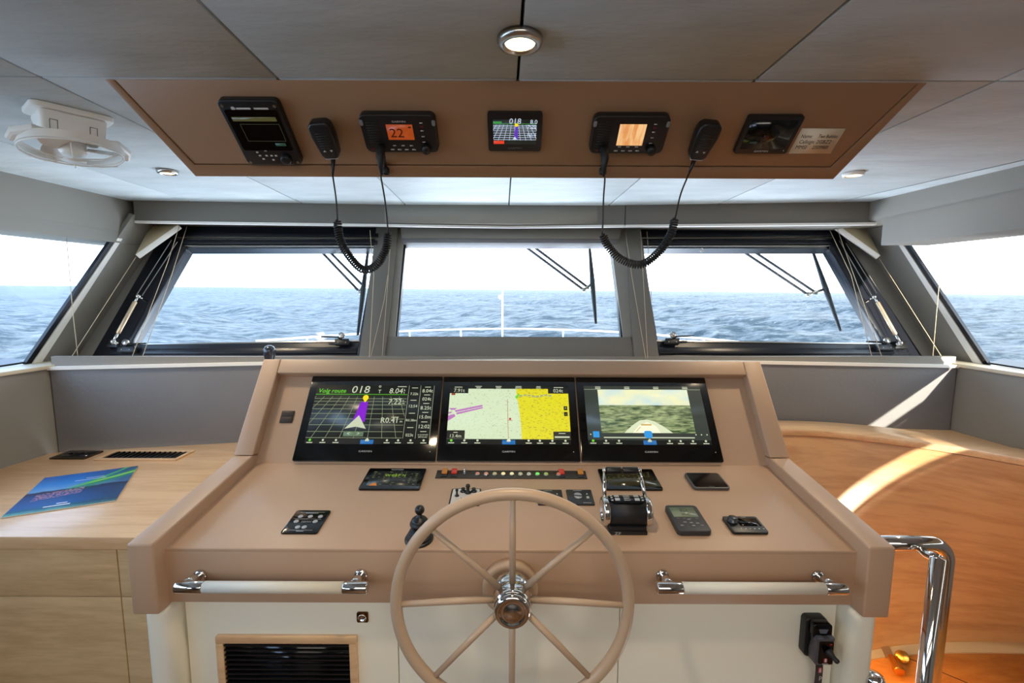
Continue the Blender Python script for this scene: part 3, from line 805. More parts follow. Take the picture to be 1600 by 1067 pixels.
def cover_mat():
    m, n, b = nodes('brochure_cover')
    b.inputs['Roughness'].default_value = 0.25; b.inputs['Coat Weight'].default_value = 0.4
    t = n.nodes.new('ShaderNodeTexCoord'); s_ = n.nodes.new('ShaderNodeSeparateXYZ'); n.links.new(t.outputs['UV'], s_.inputs[0])
    no = n.nodes.new('ShaderNodeTexNoise'); no.inputs['Scale'].default_value = 5; no.inputs['Detail'].default_value = 6; n.links.new(t.outputs['UV'], no.inputs[0])
    def ramp(src, els):
        r = n.nodes.new('ShaderNodeValToRGB'); r.color_ramp.elements[0].position = els[0][0]; r.color_ramp.elements[0].color = lin(els[0][1])
        r.color_ramp.elements[1].position = els[-1][0]; r.color_ramp.elements[1].color = lin(els[-1][1])
        for p, c in els[1:-1]: e_ = r.color_ramp.elements.new(p); e_.color = lin(c)
        n.links.new(src, r.inputs[0]); return r.outputs[0]
    def mth(op, a, b_=None):
        k = n.nodes.new('ShaderNodeMath'); k.operation = op
        for i, v in enumerate((a, b_)):
            if v is None: continue
            if isinstance(v, (int, float)): k.inputs[i].default_value = v
            else: n.links.new(v, k.inputs[i])
        return k.outputs[0]
    def mix(f, a, c):
        k = n.nodes.new('ShaderNodeMix'); k.data_type = 'RGBA'; n.links.new(f, k.inputs[0]); n.links.new(a, k.inputs[6])
        if isinstance(c, tuple): k.inputs[7].default_value = lin(c)
        else: n.links.new(c, k.inputs[7])
        return k.outputs[2]
    u, v = s_.outputs[0], s_.outputs[1]
    vv = mth('ADD', v, mth('MULTIPLY', mth('SUBTRACT', no.outputs[0], 0.5), 0.10))
    base = ramp(vv, [(0.0, (110, 190, 190)), (0.07, (30, 110, 150)), (0.16, (36, 110, 190)), (0.44, (40, 84, 150)), (0.52, (22, 46, 90)), (0.56, (110, 175, 235)), (0.72, (50, 145, 235)), (1.0, (26, 100, 190))])
    dk_ = mix(mth('MULTIPLY', ramp(u, [(0.4, (0, 0, 0)), (0.9, (255, 255, 255))]), 0.7), base, (16, 46, 70))
    # aurora: bands rising to the right
    def band(c, k1, wd, col, src):
        d = mth('ABSOLUTE', mth('SUBTRACT', v, mth('ADD', c, mth('MULTIPLY', mth('POWER', u, 1.6), k1))))
        f = mth('MULTIPLY', ramp(d, [(0.0, (255, 255, 255)), (wd, (0, 0, 0))]), ramp(u, [(0.35, (0, 0, 0)), (0.6, (255, 255, 255))]))
        return mix(f, src, col)
    c = band(0.42, 0.42, 0.14, (40, 150, 90), dk_); c = band(0.50, 0.34, 0.04, (150, 230, 90), c); c = band(0.34, 0.80, 0.05, (70, 200, 80), c)
    # village lights
    vo = n.nodes.new('ShaderNodeTexNoise'); vo.inputs['Scale'].default_value = 34; vo.inputs['Detail'].default_value = 6; n.links.new(t.outputs['UV'], vo.inputs[0])
    a1 = mth('LESS_THAN', mth('ABSOLUTE', mth('SUBTRACT', u, 0.34)), 0.22); a2 = mth('LESS_THAN', mth('ABSOLUTE', mth('SUBTRACT', v, mth('ADD', 0.36, mth('MULTIPLY', u, 0.18)))), 0.085)
    f = mth('MULTIPLY', mth('MULTIPLY', a1, a2), ramp(vo.outputs[0], [(0.42, (0, 0, 0)), (0.6, (255, 255, 255))]))
    c = mix(f, c, (176, 140, 170))
    n.links.new(c, b.inputs['Base Color']); return m
me = bpy.data.meshes.new('cover'); pts = [bxy(-1, -1), bxy(1, -1), bxy(1, 1), bxy(-1, 1)]
me.from_pydata([(x, y, 0.003) for x, y in pts]+[(x, y, 0.0026) for x, y in pts], [], [(0, 1, 2, 3), (7, 6, 5, 4), (0, 4, 5, 1), (1, 5, 6, 2), (2, 6, 7, 3), (3, 7, 4, 0)])
uvl = me.uv_layers.new(name='UVMap'); uvs = [(0, 0), (1, 0), (1, 1), (0, 1)]
for lp in me.loops: uvl.data[lp.index].uv = uvs[lp.vertex_index % 4]
me.materials.append(cover_mat()); co = _link('cover', me, WM[br].copy(), br)
mb = MB()
def cl(a0, b0, a1, b1, wd): mb.line(bxy(a0, b0), bxy(a1, b1), wd, 0.0030, 0.0031)
cl(-0.22, 0.50, 0.42, 0.50, 0.0022); cl(-0.02, 0.60, 0.36, 0.60, 0.002); cl(-0.38, -0.80, 0.10, -0.80, 0.006); cl(-0.18, -0.70, 0.02, -0.70, 0.005)
obj('cover_print', mb, mat('cover_print', (225, 232, 240), 0.4), br)
# counter air vent
vp = [hz(181, 705, CNT), hz(307, 705, CNT), hz(274, 720, CNT), hz(146, 720, CNT)]
x0 = (vp[0].x+vp[3].x)/2; x1 = (vp[1].x+vp[2].x)/2; y0 = (vp[2].y+vp[3].y)/2; y1 = min((vp[0].y+vp[1].y)/2, 1.74)
av = thing('air_vent', 'oak framed black air vent slot let into the left counter', 'vent', loc=((x0+x1)/2, (y0+y1)/2, ZC+CNT))
WMa = WM[av]; W2, H2 = (x1-x0)/2, (y1-y0)/2; fw = 0.014
mb = MB()
for b_ in ((-W2, W2, -H2, -H2+fw), (-W2, W2, H2-fw, H2), (-W2, -W2+fw, -H2+fw, H2-fw), (W2-fw, W2, -H2+fw, H2-fw)): mb.box(*b_, 0, 0.006, 0.0015)
obj('frame', mb, oak, av)
mb = MB(); mb.box(-W2+fw, W2-fw, -H2+fw, H2-fw, 0.0002, 0.0008); obj('backing', mb, gloss, av)
mb = MB()
for k in range(14):
    x = -W2+fw+(2*W2-2*fw)*(k+0.5)/14; mb.box(x-0.0015, x+0.0015, -H2+fw, H2-fw, 0.0008, 0.005)
obj('slats', mb, blackm, av)
# socket plate
vp = [hz(105, 705.5, CNT), hz(161, 705.5, CNT), hz(135, 718, CNT), hz(79, 718, CNT)]
x0 = (vp[0].x+vp[3].x)/2; x1 = (vp[1].x+vp[2].x)/2; y0 = (vp[2].y+vp[3].y)/2; y1 = (vp[0].y+vp[1].y)/2
sk = thing('socket_panel', 'black socket panel with bronze rim in the counter by the left corner', 'socket', loc=((x0+x1)/2, (y0+y1)/2, ZC+CNT))
W2, H2 = (x1-x0)/2, (y1-y0)/2
mb = MB(); mb.rr(0, 0, 2*W2, 2*H2, 0.006, 0, 0.005, 0.0015); obj('plate', mb, mat('dark_bronze', (74, 62, 50), 0.3, 0.7), sk)
mb = MB(); mb.box(-W2*0.8, W2*0.8, -H2*0.62, H2*0.8, 0.005, 0.0056); obj('insert', mb, gloss, sk)
mb = MB()
for k in range(4): mb.lathe([(0.006, 0.0056), (0.006, 0.008), (0.003, 0.008), (0, 0.006)], (-W2*0.5+k*W2*0.33, H2*0.25, 0), (0, 0, 1), 12)
obj('sockets', mb, black, sk)

# ================================================================== RIGHT STAIRWELL
KZ = -0.55
far = [(1180, 655.5), (1290, 659), (1390, 668), (1440, 676), (1500, 685), (1600, 702)]
near = [(1180, 671.5), (1280, 673), (1385, 684), (1495, 699), (1600, 717)]
F = smooth([hz(x, y, KZ) for x, y in far], 6); Nn = smooth([hz(x, y, KZ) for x, y in near], 6)
Nn = [V3((0.862, Nn[0].y+0.002, ZC+KZ))]+[p for p in Nn if p.x > 0.865]
F = [V3((0.862, F[0].y, ZC+KZ))]+[p for p in F if p.x > 0.865]
# continue beyond the frame
dN = (Nn[-1]-Nn[-3]).normalized(); Nn.append(Nn[-1]+dN*0.25); F.append(F[-1]+dN*0.30)
mb = MB()
pl = [p for p in Nn]+[p for p in F[::-1]]
mb.prism(pl, V3((0, 0, -0.024)), 0.003, 2)
struct('trim_20', mb, oak)
# shelf behind the cap down to the upholstery
mb = MB(); mb.box(0.86, 1.95, 1.30, 1.95, ZC-0.64, ZC-0.575)
# curved bulkhead below
mb = MB()
ZB = -1.25
wallp = [V3((p.x, p.y+0.006, ZC)) for p in Nn]
bc_ = smooth([hz(x, y, ZB) for x, y in ((1130, 1042), (1250, 1030), (1352, 1018), (1400, 1010), (1460, 1005.5), (1530, 1004), (1600, 1005), (1700, 1010), (1800, 1018), (2000, 1040))], 6)
def bot_at(x):
    for p, q in zip(bc_, bc_[1:]):
        if p.x <= x <= q.x: return p.lerp(q, (x-p.x)/(q.x-p.x))
    return bc_[-1]
rowsv = []
NV = 10
for i, p in enumerate(wallp):
    tp_ = V3((p.x, p.y, ZC+KZ-0.026)); x_ = 0.862+(p.x-0.862)*1.0; q_ = bot_at(max(x_, bc_[0].x)); q_ = V3((x_, q_.y, ZC+ZB))
    rowsv.append([mb.bm.verts.new(tp_.lerp(q_, k/NV)) for k in range(NV+1)]+[mb.bm.verts.new(tp_.lerp(q_, k/NV)+V3((0, 0.03, 0))) for k in range(NV, -1, -1)])
for A_, B_ in zip(rowsv, rowsv[1:]):
    n_ = len(A_)
    for k in range(n_): mb._face([A_[k], B_[k], B_[(k+1) % n_], A_[(k+1) % n_]])
mb._face(rowsv[0]); mb._face(rowsv[-1][::-1]); bmesh.ops.recalc_face_normals(mb.bm, faces=mb.bm.faces[:])
struct('wall_right', mb, oak_r)
mb = MB()
mb.prism([V3((0.862, F[0].y, ZC-0.575))]+[V3((p.x, p.y-0.004, ZC-0.575)) for p in F[1:]]+[V3((1.95, 1.5, ZC-0.575)), V3((1.95, 1.92, ZC-0.575)), V3((0.862, 1.92, ZC-0.575))], V3((0, 0, -0.03)))
struct('trim_21', mb, oak)
# landing and its pale curved nosing
mb = MB(); mb.box(0.86, 2.1, 0.6, 2.0, ZC+ZB-0.05, ZC+ZB); struct('floor', mb, orange_f)
nz = [hz(x, y, ZB+0.004) for x, y in ((1330, 1021), (1352, 1018), (1400, 1009), (1460, 1004), (1530, 1002.5), (1600, 1003), (1700, 1008))]
nz2 = [hz(x, y, ZB+0.004) for x, y in ((1330, 1034), (1352, 1031), (1400, 1024), (1460, 1020), (1530, 1019), (1600, 1020), (1700, 1025))]
A = smooth(nz, 6); B = smooth(nz2, 6)
A = [V3((0.87, A[0].y-0.03, A[0].z))]+[p for p in A if p.x > 0.875]; B = [V3((0.87, B[0].y-0.03, B[0].z))]+[p for p in B if p.x > 0.875]
mb = MB(); mb.prism(A+B[::-1], V3((0, 0, -0.004))); struct('trim_22', mb, mat('pale_nosing', (206, 186, 150), 0.5))
mb = MB(); s0 = hz(1405, 1022, ZB+0.0006); s1 = hz(1512, 1067, ZB+0.0006); s1 = s0+(s1-s0)*1.8
d = (s1-s0).normalized(); nn_ = V3((-d.y, d.x, 0))*0.0015
mb.prism([s0-nn_, s1-nn_, s1+nn_, s0+nn_], V3((0, 0, -0.0005))); struct('trim_23', mb, gap_m)
# gold hatch latch on the landing
o = hz(1396, 1022, ZB)
hl = thing('hatch_latch', 'brass hinge catch lying on the orange wooden landing', 'latch', loc=(o.x, o.y, ZC+ZB))
brass = mat('brass', (226, 160, 70), 0.2, 1.0)
p = [hz(x, y, ZB+0.006) for x, y in ((1376, 1009), (1390, 1009), (1397, 1026), (1383, 1026))]
mb = MB(); mb.prism(p, V3((0, 0, -0.0058)), 0.001); part('hinge_plate', mb, chrome, hl)
a = hz(1392, 1026, ZB+0.02); b = hz(1405, 1048, ZB+0.02)
mb = MB(); mb.cyl(a, b, 0.011, 14, 0.002); mb.cyl(hz(1402, 1043, ZB+0.02), hz(1406, 1050, ZB+0.02), 0.016, 16, 0.003); part('catch_arm', mb, brass, hl)
mb = MB(); mb.cyl(hz(1410, 1026, ZB+0.001), hz(1410, 1026, ZB+0.02), 0.020, 18, 0.003); part('catch_knob', mb, brass, hl)
# warm step light under the console side
sl = bpy.data.lights.new('step_light', 'AREA'); sl.shape = 'RECTANGLE'; sl.size = 0.3; sl.size_y = 0.08; sl.energy = 2.4; sl.color = (1.0, 0.52, 0.12)
so = bpy.data.objects.new('step_light', sl); COL.objects.link(so); so.location = (0.88, 1.15, ZC-1.02); so.rotation_euler = V3((0.55, 0.12, -0.85)).to_track_quat('-Z', 'Y').to_euler()
# ================================================================== SCREENS ON THE CONSOLE
def dev(name, label, cat, fr, q, lift=0.0, group=None):
    cx, cy, ww, hh = fr.rect(q, lift)
    return thing(name, label, cat, M=fr.M(cx, cy, 0), group=group), ww, hh
def bars(mb, x, y, w_, h_, z=0.0, th=0.0002):
    mb.box(x-w_/2, x+w_/2, y-h_/2, y+h_/2, z, z+th)
e_white = wht
e_white2 = emis('lit_cream', (214, 222, 190), 0.75)
e_grid = emis('lit_grid', (190, 205, 160), 0.55)
e_green = emis('lit_green', (110, 220, 40), 0.8)
e_purple = emis('lit_purple', (130, 20, 200), 0.9)
e_yellow = emis('lit_yellow', (250, 210, 10), 1.0)
e_blue = emis('lit_blue', (30, 110, 180), 0.8)
e_dark = emis('screen_dark_tone', (22, 26, 24), 0.8)
e_dgrey = emis('screen_grey_tone', (58, 64, 58), 0.8)
e_btn = emis('screen_button', (96, 120, 92), 0.8)
def plotter(q, label):
    t, ww, hh = dev('chart_plotter', label, 'display', SCR, q)
    mb = MB(); mb.rr(0, 0, ww-0.001, hh, 0.004, 0.0, 0.010, 0.0015); obj('bezel', mb, scr_off, t)
    Wd, Hd = ww*0.885, hh*0.70; cyo = hh*0.035
    mb = MB(); mb.box(-Wd/2, Wd/2, cyo-Hd/2, cyo+Hd/2, 0.0100, 0.0104); sc_ = obj('display', mb, e_dark, t)
    mb = MB(); mb.text('GARMIN', 0, -hh*0.395, 0.0085, 0.0101, ex=0.0001, sxx=1.3); mb.flat(circ(ww*0.455, -hh*0.395, 0.0016, 12), 0.010, 0.0104); obj('maker_name', mb, txt_g, t)
    # bottom bar icons
    Z = 0.0105
    def X(u): return (u-0.5)*Wd
    def Y(v): return cyo+(v-0.5)*Hd      # v 0 bottom .. 1 top
    mb = MB()
    for u in (0.04, 0.145, 0.25, 0.66, 0.75, 0.85, 0.955):
        mb.flat(circ(X(u), Y(0.062), 0.0036, 10), Z, Z+0.0002); bars(mb, X(u), Y(0.022), 0.019, 0.0028, Z)
    mb.flat([(X(0.5)-0.006, Y(0.045)), (X(0.5)+0.006, Y(0.045)), (X(0.5)+0.006, Y(0.07)), (X(0.5), Y(0.10)), (X(0.5)-0.006, Y(0.07))], Z+0.0003, Z+0.0005)
    obj('menu_icons', mb, e_white2, sc_)
    mb = MB(); bars(mb, X(0.5), Y(0.035), Wd*0.105, Hd*0.07, Z); obj('home_button', mb, e_blue, sc_)
    mb = MB(); mb.flat(circ(X(0.04), Y(0.062), 0.0042, 12), Z+0.0003, Z+0.0005); obj('status_dot', mb, e_green, sc_)
    return t, sc_, X, Y, Wd, Hd, Z
# --- left: route page
t, d_, X, Y, Wd, Hd, Z = plotter([(490, 589.5), (691, 590.5), (683, 722), (458, 721.5)], 'left chart plotter showing a green route heading and perspective grid')
gx1 = 0.775
mb = MB()
for v in (0.10, 0.20, 0.31, 0.41, 0.50, 0.58, 0.65, 0.71, 0.76): mb.line((X(0.0), Y(v)), (X(gx1), Y(v)), 0.0011, Z, Z+0.0002)
for k in range(-8, 9):
    ub = 0.50+k*0.115; ut = 0.50+k*0.070
    # clip to the page
    p = (ub, 0.09); q = (ut, 0.80)
    def at(tt): return (p[0]+(q[0]-p[0])*tt, p[1]+(q[1]-p[1])*tt)
    t0 = 0.0
    if p[0] < 0: t0 = -p[0]/(q[0]-p[0]) if q[0] > p[0] else 2
    if p[0] > gx1: t0 = (p[0]-gx1)/(p[0]-q[0]) if q[0] < p[0] else 2
    if t0 >= 1: continue
    a = at(t0); mb.line((X(a[0]), Y(a[1])), (X(q[0] if 0 <= q[0] <= gx1 else a[0]), Y(q[1])), 0.0010, Z, Z+0.0002) if 0 <= q[0] <= gx1 else None
obj('grid_lines', mb, e_grid, d_)
mb = MB(); mb.flat([(X(0.355), Y(0.38)), (X(0.455), Y(0.36)), (X(0.455), Y(0.70)), (X(0.395), Y(0.70))], Z+0.0003, Z+0.0006); obj('route_band', mb, e_purple, d_)
mb = MB(); mb.flat([(X(0.43)+0.0095*math.cos(a)*(1 if a > -0.5 and a < 3.6 else 1), Y(0.775)+0.0095*math.sin(a)) for a in [R_(-30+24*k) for k in range(11)]]+[(X(0.43), Y(0.69))], Z+0.0008, Z+0.0011); obj('waypoint_marker', mb, e_yellow, d_)
mb = MB(); mb.flat([(X(0.30), Y(0.245)), (X(0.39), Y(0.28)), (X(0.475), Y(0.245)), (X(0.40), Y(0.47))], Z+0.0010, Z+0.0014); obj('boat_marker', mb, e_white2, d_)
mb = MB(); mb.box(X(0.30), X(0.462), Y(0.12), Y(0.20), Z+0.0008, Z+0.0010); obj('arrow_buttons', mb, e_btn, d_)
mb = MB(); mb.line((X(0.0), Y(0.835)), (X(gx1), Y(0.835)), 0.0012, Z, Z+0.0003); mb.text('Volg route', X(0.015), Y(0.895), 0.0215, Z, 'LEFT', shear=0.2); obj('route_title', mb, e_green, d_)
mb = MB()
mb.text('018', X(0.295), Y(0.915), 0.037, Z, 'LEFT', sxx=1.12, shear=0.1); mb.text('°', X(0.52), Y(0.935), 0.030, Z, 'LEFT'); mb.text('T', X(0.525), Y(0.885), 0.017, Z, 'LEFT')
mb.text('8.04', X(0.735), Y(0.895), 0.027, Z, 'RIGHT', shear=0.1); mb.text('k', X(0.742), Y(0.915), 0.012, Z, 'LEFT'); mb.text('t', X(0.742), Y(0.87), 0.012, Z, 'LEFT')
mb.text('7.22', X(0.735), Y(0.70), 0.026, Z+0.0006, 'RIGHT', shear=0.1); mb.text('n', X(0.742), Y(0.725), 0.011, Z+0.0006, 'LEFT'); mb.text('m', X(0.742), Y(0.68), 0.011, Z+0.0006, 'LEFT')
mb.text('R0.41', X(0.735), Y(0.385), 0.026, Z+0.0006, 'RIGHT'); mb.text('m', X(0.742), Y(0.37), 0.012, Z+0.0006, 'LEFT')
mb.text('<', X(0.34), Y(0.165), 0.018, Z+0.0012); mb.text('>', X(0.42), Y(0.165), 0.018, Z+0.0012)
for u, v, w_ in ((0.725, 0.975, 0.03), (0.70, 0.76, 0.03), (0.70, 0.44, 0.024)): bars(mb, X(u), Y(v), w_, 0.0022, Z+0.0006)
for (u, s_, v, sz) in ((0.835, '7.22k', 0.845, 0.0125), (0.835, '12:54', 0.63, 0.0135), (0.835, 'R0.38m', 0.39, 0.0115), (0.835, '023t', 0.145, 0.0135),
                     (0.945, '8.04t', 0.90, 0.0175), (0.945, '024t', 0.755, 0.0165), (0.945, '8.25t', 0.60, 0.0175), (0.945, '15.0m', 0.445, 0.0165), (0.945, '12:02', 0.285, 0.0175)):
    mb.text(s_, X(u), Y(v), sz, Z)
for u, v in ((0.835, 0.955), (0.835, 0.735), (0.835, 0.51), (0.835, 0.27), (0.945, 0.97), (0.945, 0.83), (0.945, 0.68), (0.945, 0.525), (0.945, 0.365), (0.945, 0.205)): bars(mb, X(u), Y(v), 0.020, 0.0020, Z)
mb.text('N 52°07.073\'', X(0.945), Y(0.15), 0.0062, Z); mb.text('004°25.442\'', X(0.945), Y(0.115), 0.0062, Z)
for u in (0.785, 0.885, 0.999): mb.line((X(u), Y(0.09)), (X(u), Y(1.0)), 0.0007, Z, Z+0.0003)
obj('readout_text', mb, e_white2, d_)
# --- middle: sea chart
t, d_, X, Y, Wd, Hd, Z = plotter([(692.5, 590.5), (897, 591.5), (907, 722.5), (684, 722)], 'middle chart plotter showing a sea chart with bright yellow land')
def speck(name, c1, c2, st, sc_, lo=0.63, hi=0.68, stretch=(1, 2.5, 1)):
    m, n, b = nodes(name); t_ = n.nodes.new('ShaderNodeTexCoord'); mp = n.nodes.new('ShaderNodeMapping'); mp.inputs['Scale'].default_value = stretch
    no = n.nodes.new('ShaderNodeTexNoise'); no.inputs['Scale'].default_value = sc_; no.inputs['Detail'].default_value = 3
    r = n.nodes.new('ShaderNodeValToRGB'); r.color_ramp.elements[0].position = lo; r.color_ramp.elements[0].color = lin(c1); r.color_ramp.elements[1].position = hi; r.color_ramp.elements[1].color = lin(c2)
    n.links.new(t_.outputs['Object'], mp.inputs[0]); n.links.new(mp.outputs[0], no.inputs[0]); n.links.new(no.outputs[0], r.inputs[0]); n.links.new(r.outputs[0], b.inputs['Emission Color'])
    b.inputs['Emission Strength'].default_value = st*0.72; b.inputs['Base Color'].default_value = (0.01, 0.01, 0.01, 1); return m
mb = MB(); mb.box(X(0), X(1), Y(0.085), Y(0.945), Z, Z+0.0002); obj('chart_sea', mb, speck('chart_pale_green', (210, 226, 188), (150, 165, 140), 0.9, 150), d_)
mb = MB(); mb.flat([(X(0.605), Y(0.085)), (X(1), Y(0.085)), (X(1), Y(0.945)), (X(0.56), Y(0.945)), (X(0.565), Y(0.80)), (X(0.575), Y(0.72)), (X(0.59), Y(0.5)), (X(0.60), Y(0.3))], Z+0.0003, Z+0.0005)
obj('chart_land', mb, speck('chart_yellow', (236, 226, 10), (160, 150, 60), 0.8, 110, 0.56, 0.68), d_)
mb = MB(); mb.flat([(X(0.56), Y(0.945)), (X(0.56), Y(0.945)), (X(0.60), Y(0.86)), (X(1), Y(0.84)), (X(1), Y(0.80)), (X(0.6), Y(0.80)), (X(0.575), Y(0.72))][1:], Z+0.0003, Z+0.0006) if False else None
for a in range(8): bars(mb, X(0.60+a*0.035), Y(0.82+0.012*math.sin(a*1.3)), 0.010, 0.006, Z+0.0005)
obj('chart_canal', mb, emis('chart_grey', (170, 176, 130), 0.8), d_)
mb = MB(); mb.flat([(X(0.55), Y(0.80)), (X(0.585), Y(0.86)), (X(0.59), Y(0.84)), (X(0.565), Y(0.76))], Z+0.0005, Z+0.0007); obj('chart_harbour', mb, e_green, d_)
mb = MB()
for q in ([(0.06, 0.53), (0.28, 0.63), (0.28, 0.66), (0.05, 0.56)], [(0.07, 0.49), (0.285, 0.60), (0.28, 0.62), (0.065, 0.52)], [(0.0, 0.60), (0.07, 0.60), (0.05, 0.57), (0.02, 0.57)], [(0.0, 0.38), (0.06, 0.46), (0.05, 0.50), (0.0, 0.47)], [(0.0, 0.50), (0.03, 0.52), (0.02, 0.54), (0.0, 0.53)]):
    mb.flat([(X(u), Y(v)) for u, v in q], Z+0.0003, Z+0.0006)
obj('chart_lanes', mb, emis('chart_mauve', (190, 120, 190), 0.85), d_)
mb = MB(); mb.line((X(0.497), Y(0.09)), (X(0.487), Y(0.76)), 0.0014, Z+0.0003, Z+0.0006); mb.flat(circ(X(0.51), Y(0.42), 0.004, 10), Z+0.0003, Z+0.0006); mb.line((X(0.49), Y(0.395)), (X(0.53), Y(0.395)), 0.0014, Z+0.0003, Z+0.0006)
obj('chart_course', mb, emis('chart_red', (170, 30, 60), 0.9), d_)
mb = MB()
for b4 in ((0, 1, 0.945, 1.0), (0, 0.155, 0.862, 1.0), (0.83, 1.0, 0.862, 1.0), (0, 0.145, 0.085, 0.225), (0.86, 1.0, 0.085, 0.21), (0.955, 0.985, 0.57, 0.64), (0.955, 0.985, 0.47, 0.54)): mb.box(X(b4[0]), X(b4[1]), Y(b4[2]), Y(b4[3]), Z+0.0006, Z+0.0009)
obj('info_boxes', mb, e_dark, d_)
mb = MB(); z3 = Z+0.0011
mb.text('7.91t', X(0.078), Y(0.908), 0.018, z3); mb.text('024t', X(0.915), Y(0.908), 0.018, z3); mb.text('13.4m', X(0.070), Y(0.13), 0.016, z3)
mb.text('+', X(0.97), Y(0.605), 0.012, z3); mb.text('-', X(0.97), Y(0.505), 0.012, z3)
for u, v, w_ in ((0.07, 0.97, 0.026), (0.92, 0.97, 0.032), (0.07, 0.19, 0.014), (0.24, 0.985, 0.022), (0.24, 0.96, 0.014), (0.41, 0.985, 0.02), (0.41, 0.96, 0.016), (0.58, 0.985, 0.02), (0.58, 0.96, 0.022), (0.75, 0.985, 0.014), (0.75, 0.96, 0.016), (0.93, 0.18, 0.022)): bars(mb, X(u), Y(v), w_, 0.0022, z3)
bars(mb, X(0.93), Y(0.12), Wd*0.12, 0.005, z3)
obj('readout_text', mb, e_white2, d_)
mb = MB(); bars(mb, X(0.03), Y(0.845), 0.013, 0.007, Z+0.0008); obj('alert_flag', mb, emis('flag_red', (150, 60, 35), 0.8), d_)
# --- right: bow camera page
t, d_, X, Y, Wd, Hd, Z = plotter([(898.5, 591.5), (1099, 592), (1130, 723), (908.5, 722.5)], 'right chart plotter showing the bow camera view of sea and white foredeck')
mb = MB(); mb.box(X(0), X(1), Y(0.075), Y(1.0), Z, Z+0.0002); obj('side_margins', mb, e_dgrey, d_)
def grad(name, stops, st, ang=None):
    m, n, b = nodes(name); t_ = n.nodes.new('ShaderNodeTexCoord'); s_ = n.nodes.new('ShaderNodeSeparateXYZ'); n.links.new(t_.outputs['Object'], s_.inputs[0])
    mr = n.nodes.new('ShaderNodeMapRange'); mr.inputs[1].default_value = ang[0]; mr.inputs[2].default_value = ang[1]; n.links.new(s_.outputs[1], mr.inputs[0])
    r = n.nodes.new('ShaderNodeValToRGB'); r.color_ramp.elements[0].color = lin(stops[0]); r.color_ramp.elements[1].color = lin(stops[1]); n.links.new(mr.outputs[0], r.inputs[0])
    n.links.new(r.outputs[0], b.inputs['Emission Color']); b.inputs['Emission Strength'].default_value = st*0.72; b.inputs['Base Color'].default_value = (0.01, 0.01, 0.01, 1); return m
mb = MB(); mb.box(X(0.115), X(0.885), Y(0.66), Y(0.935), Z+0.0003, Z+0.0006); obj('picture_sky', mb, speck('pic_sky', (232, 232, 186), (200, 220, 214), 0.95, 12, 0.4, 0.62, (1, 2, 1)), d_)
mb = MB(); mb.box(X(0.115), X(0.885), Y(0.19), Y(0.66), Z+0.0003, Z+0.0006); obj('picture_sea', mb, speck('pic_sea', (62, 84, 50), (168, 182, 128), 0.85, 34, 0.36, 0.66, (1, 4.5, 1)), d_)
mb = MB(); mb.flat([(X(0.30), Y(0.19)), (X(0.70), Y(0.19)), (X(0.63), Y(0.30)), (X(0.56), Y(0.385)), (X(0.50), Y(0.415)), (X(0.44), Y(0.40)), (X(0.37), Y(0.31))], Z+0.0006, Z+0.0009); obj('picture_bow', mb, emis('pic_white', (214, 222, 186), 0.95), d_)
mb = MB(); mb.flat([(X(0.37), Y(0.19)), (X(0.60), Y(0.19)), (X(0.57), Y(0.30)), (X(0.50), Y(0.37)), (X(0.43), Y(0.31))], Z+0.0009, Z+0.0012); obj('picture_deck', mb, emis('pic_deck', (244, 238, 206), 1.0), d_)
mb = MB(); bars(mb, X(0.49), Y(0.325), 0.034, 0.005, Z+0.0012); mb.line((X(0.40), Y(0.21)), (X(0.44), Y(0.29)), 0.002, Z+0.0012, Z+0.0015); obj('picture_windlass', mb, emis('pic_gold', (200, 170, 90), 0.9), d_)
mb = MB(); mb.rr(X(0.495), Y(0.165), 0.026, 0.024, 0.007, Z+0.0012, Z+0.0015); bars(mb, X(0.07), Y(0.165), 0.020, 0.020, Z+0.0003); obj('touch_buttons', mb, emis('touch_blue', (50, 150, 220), 0.9), d_)
mb = MB(); bars(mb, X(0.50), Y(0.115), Wd*0.74, 0.0035, Z+0.0003)
mb.line((X(0), Y(0.94)), (X(1), Y(0.94)), 0.0007, Z+0.0003, Z+0.0005)
for u in (0.12, 0.37, 0.62, 0.87): bars(mb, X(u), Y(0.985), 0.018, 0.002, Z+0.0003); bars(mb, X(u), Y(0.96), 0.018, 0.003, Z+0.0003)
for u in (0.025, 0.885, 0.93, 0.975): mb.flat(circ(X(u), Y(0.165), 0.0022, 8), Z+0.0003, Z+0.0006)
obj('readout_text', mb, e_white2, d_)
# usb socket on the screen board
t, ww, hh = dev('usb_socket', 'small black twin socket on the tan board left of the screens', 'socket', SCR, [(441, 642), (461, 642), (457, 661), (437, 661)])
mb = MB(); mb.rr(0, 0, ww, hh, 0.003, 0, 0.003, 0.0008); mb.box(-ww*0.42, ww*0.42, hh*0.04, hh*0.44, 0.003, 0.0042, 0.0005); mb.box(-ww*0.42, ww*0.42, -hh*0.42, -hh*0.03, 0.003, 0.0042, 0.0005); obj('cover_flaps', mb, mat('dark_brown_plastic', (52, 40, 34), 0.5), t)

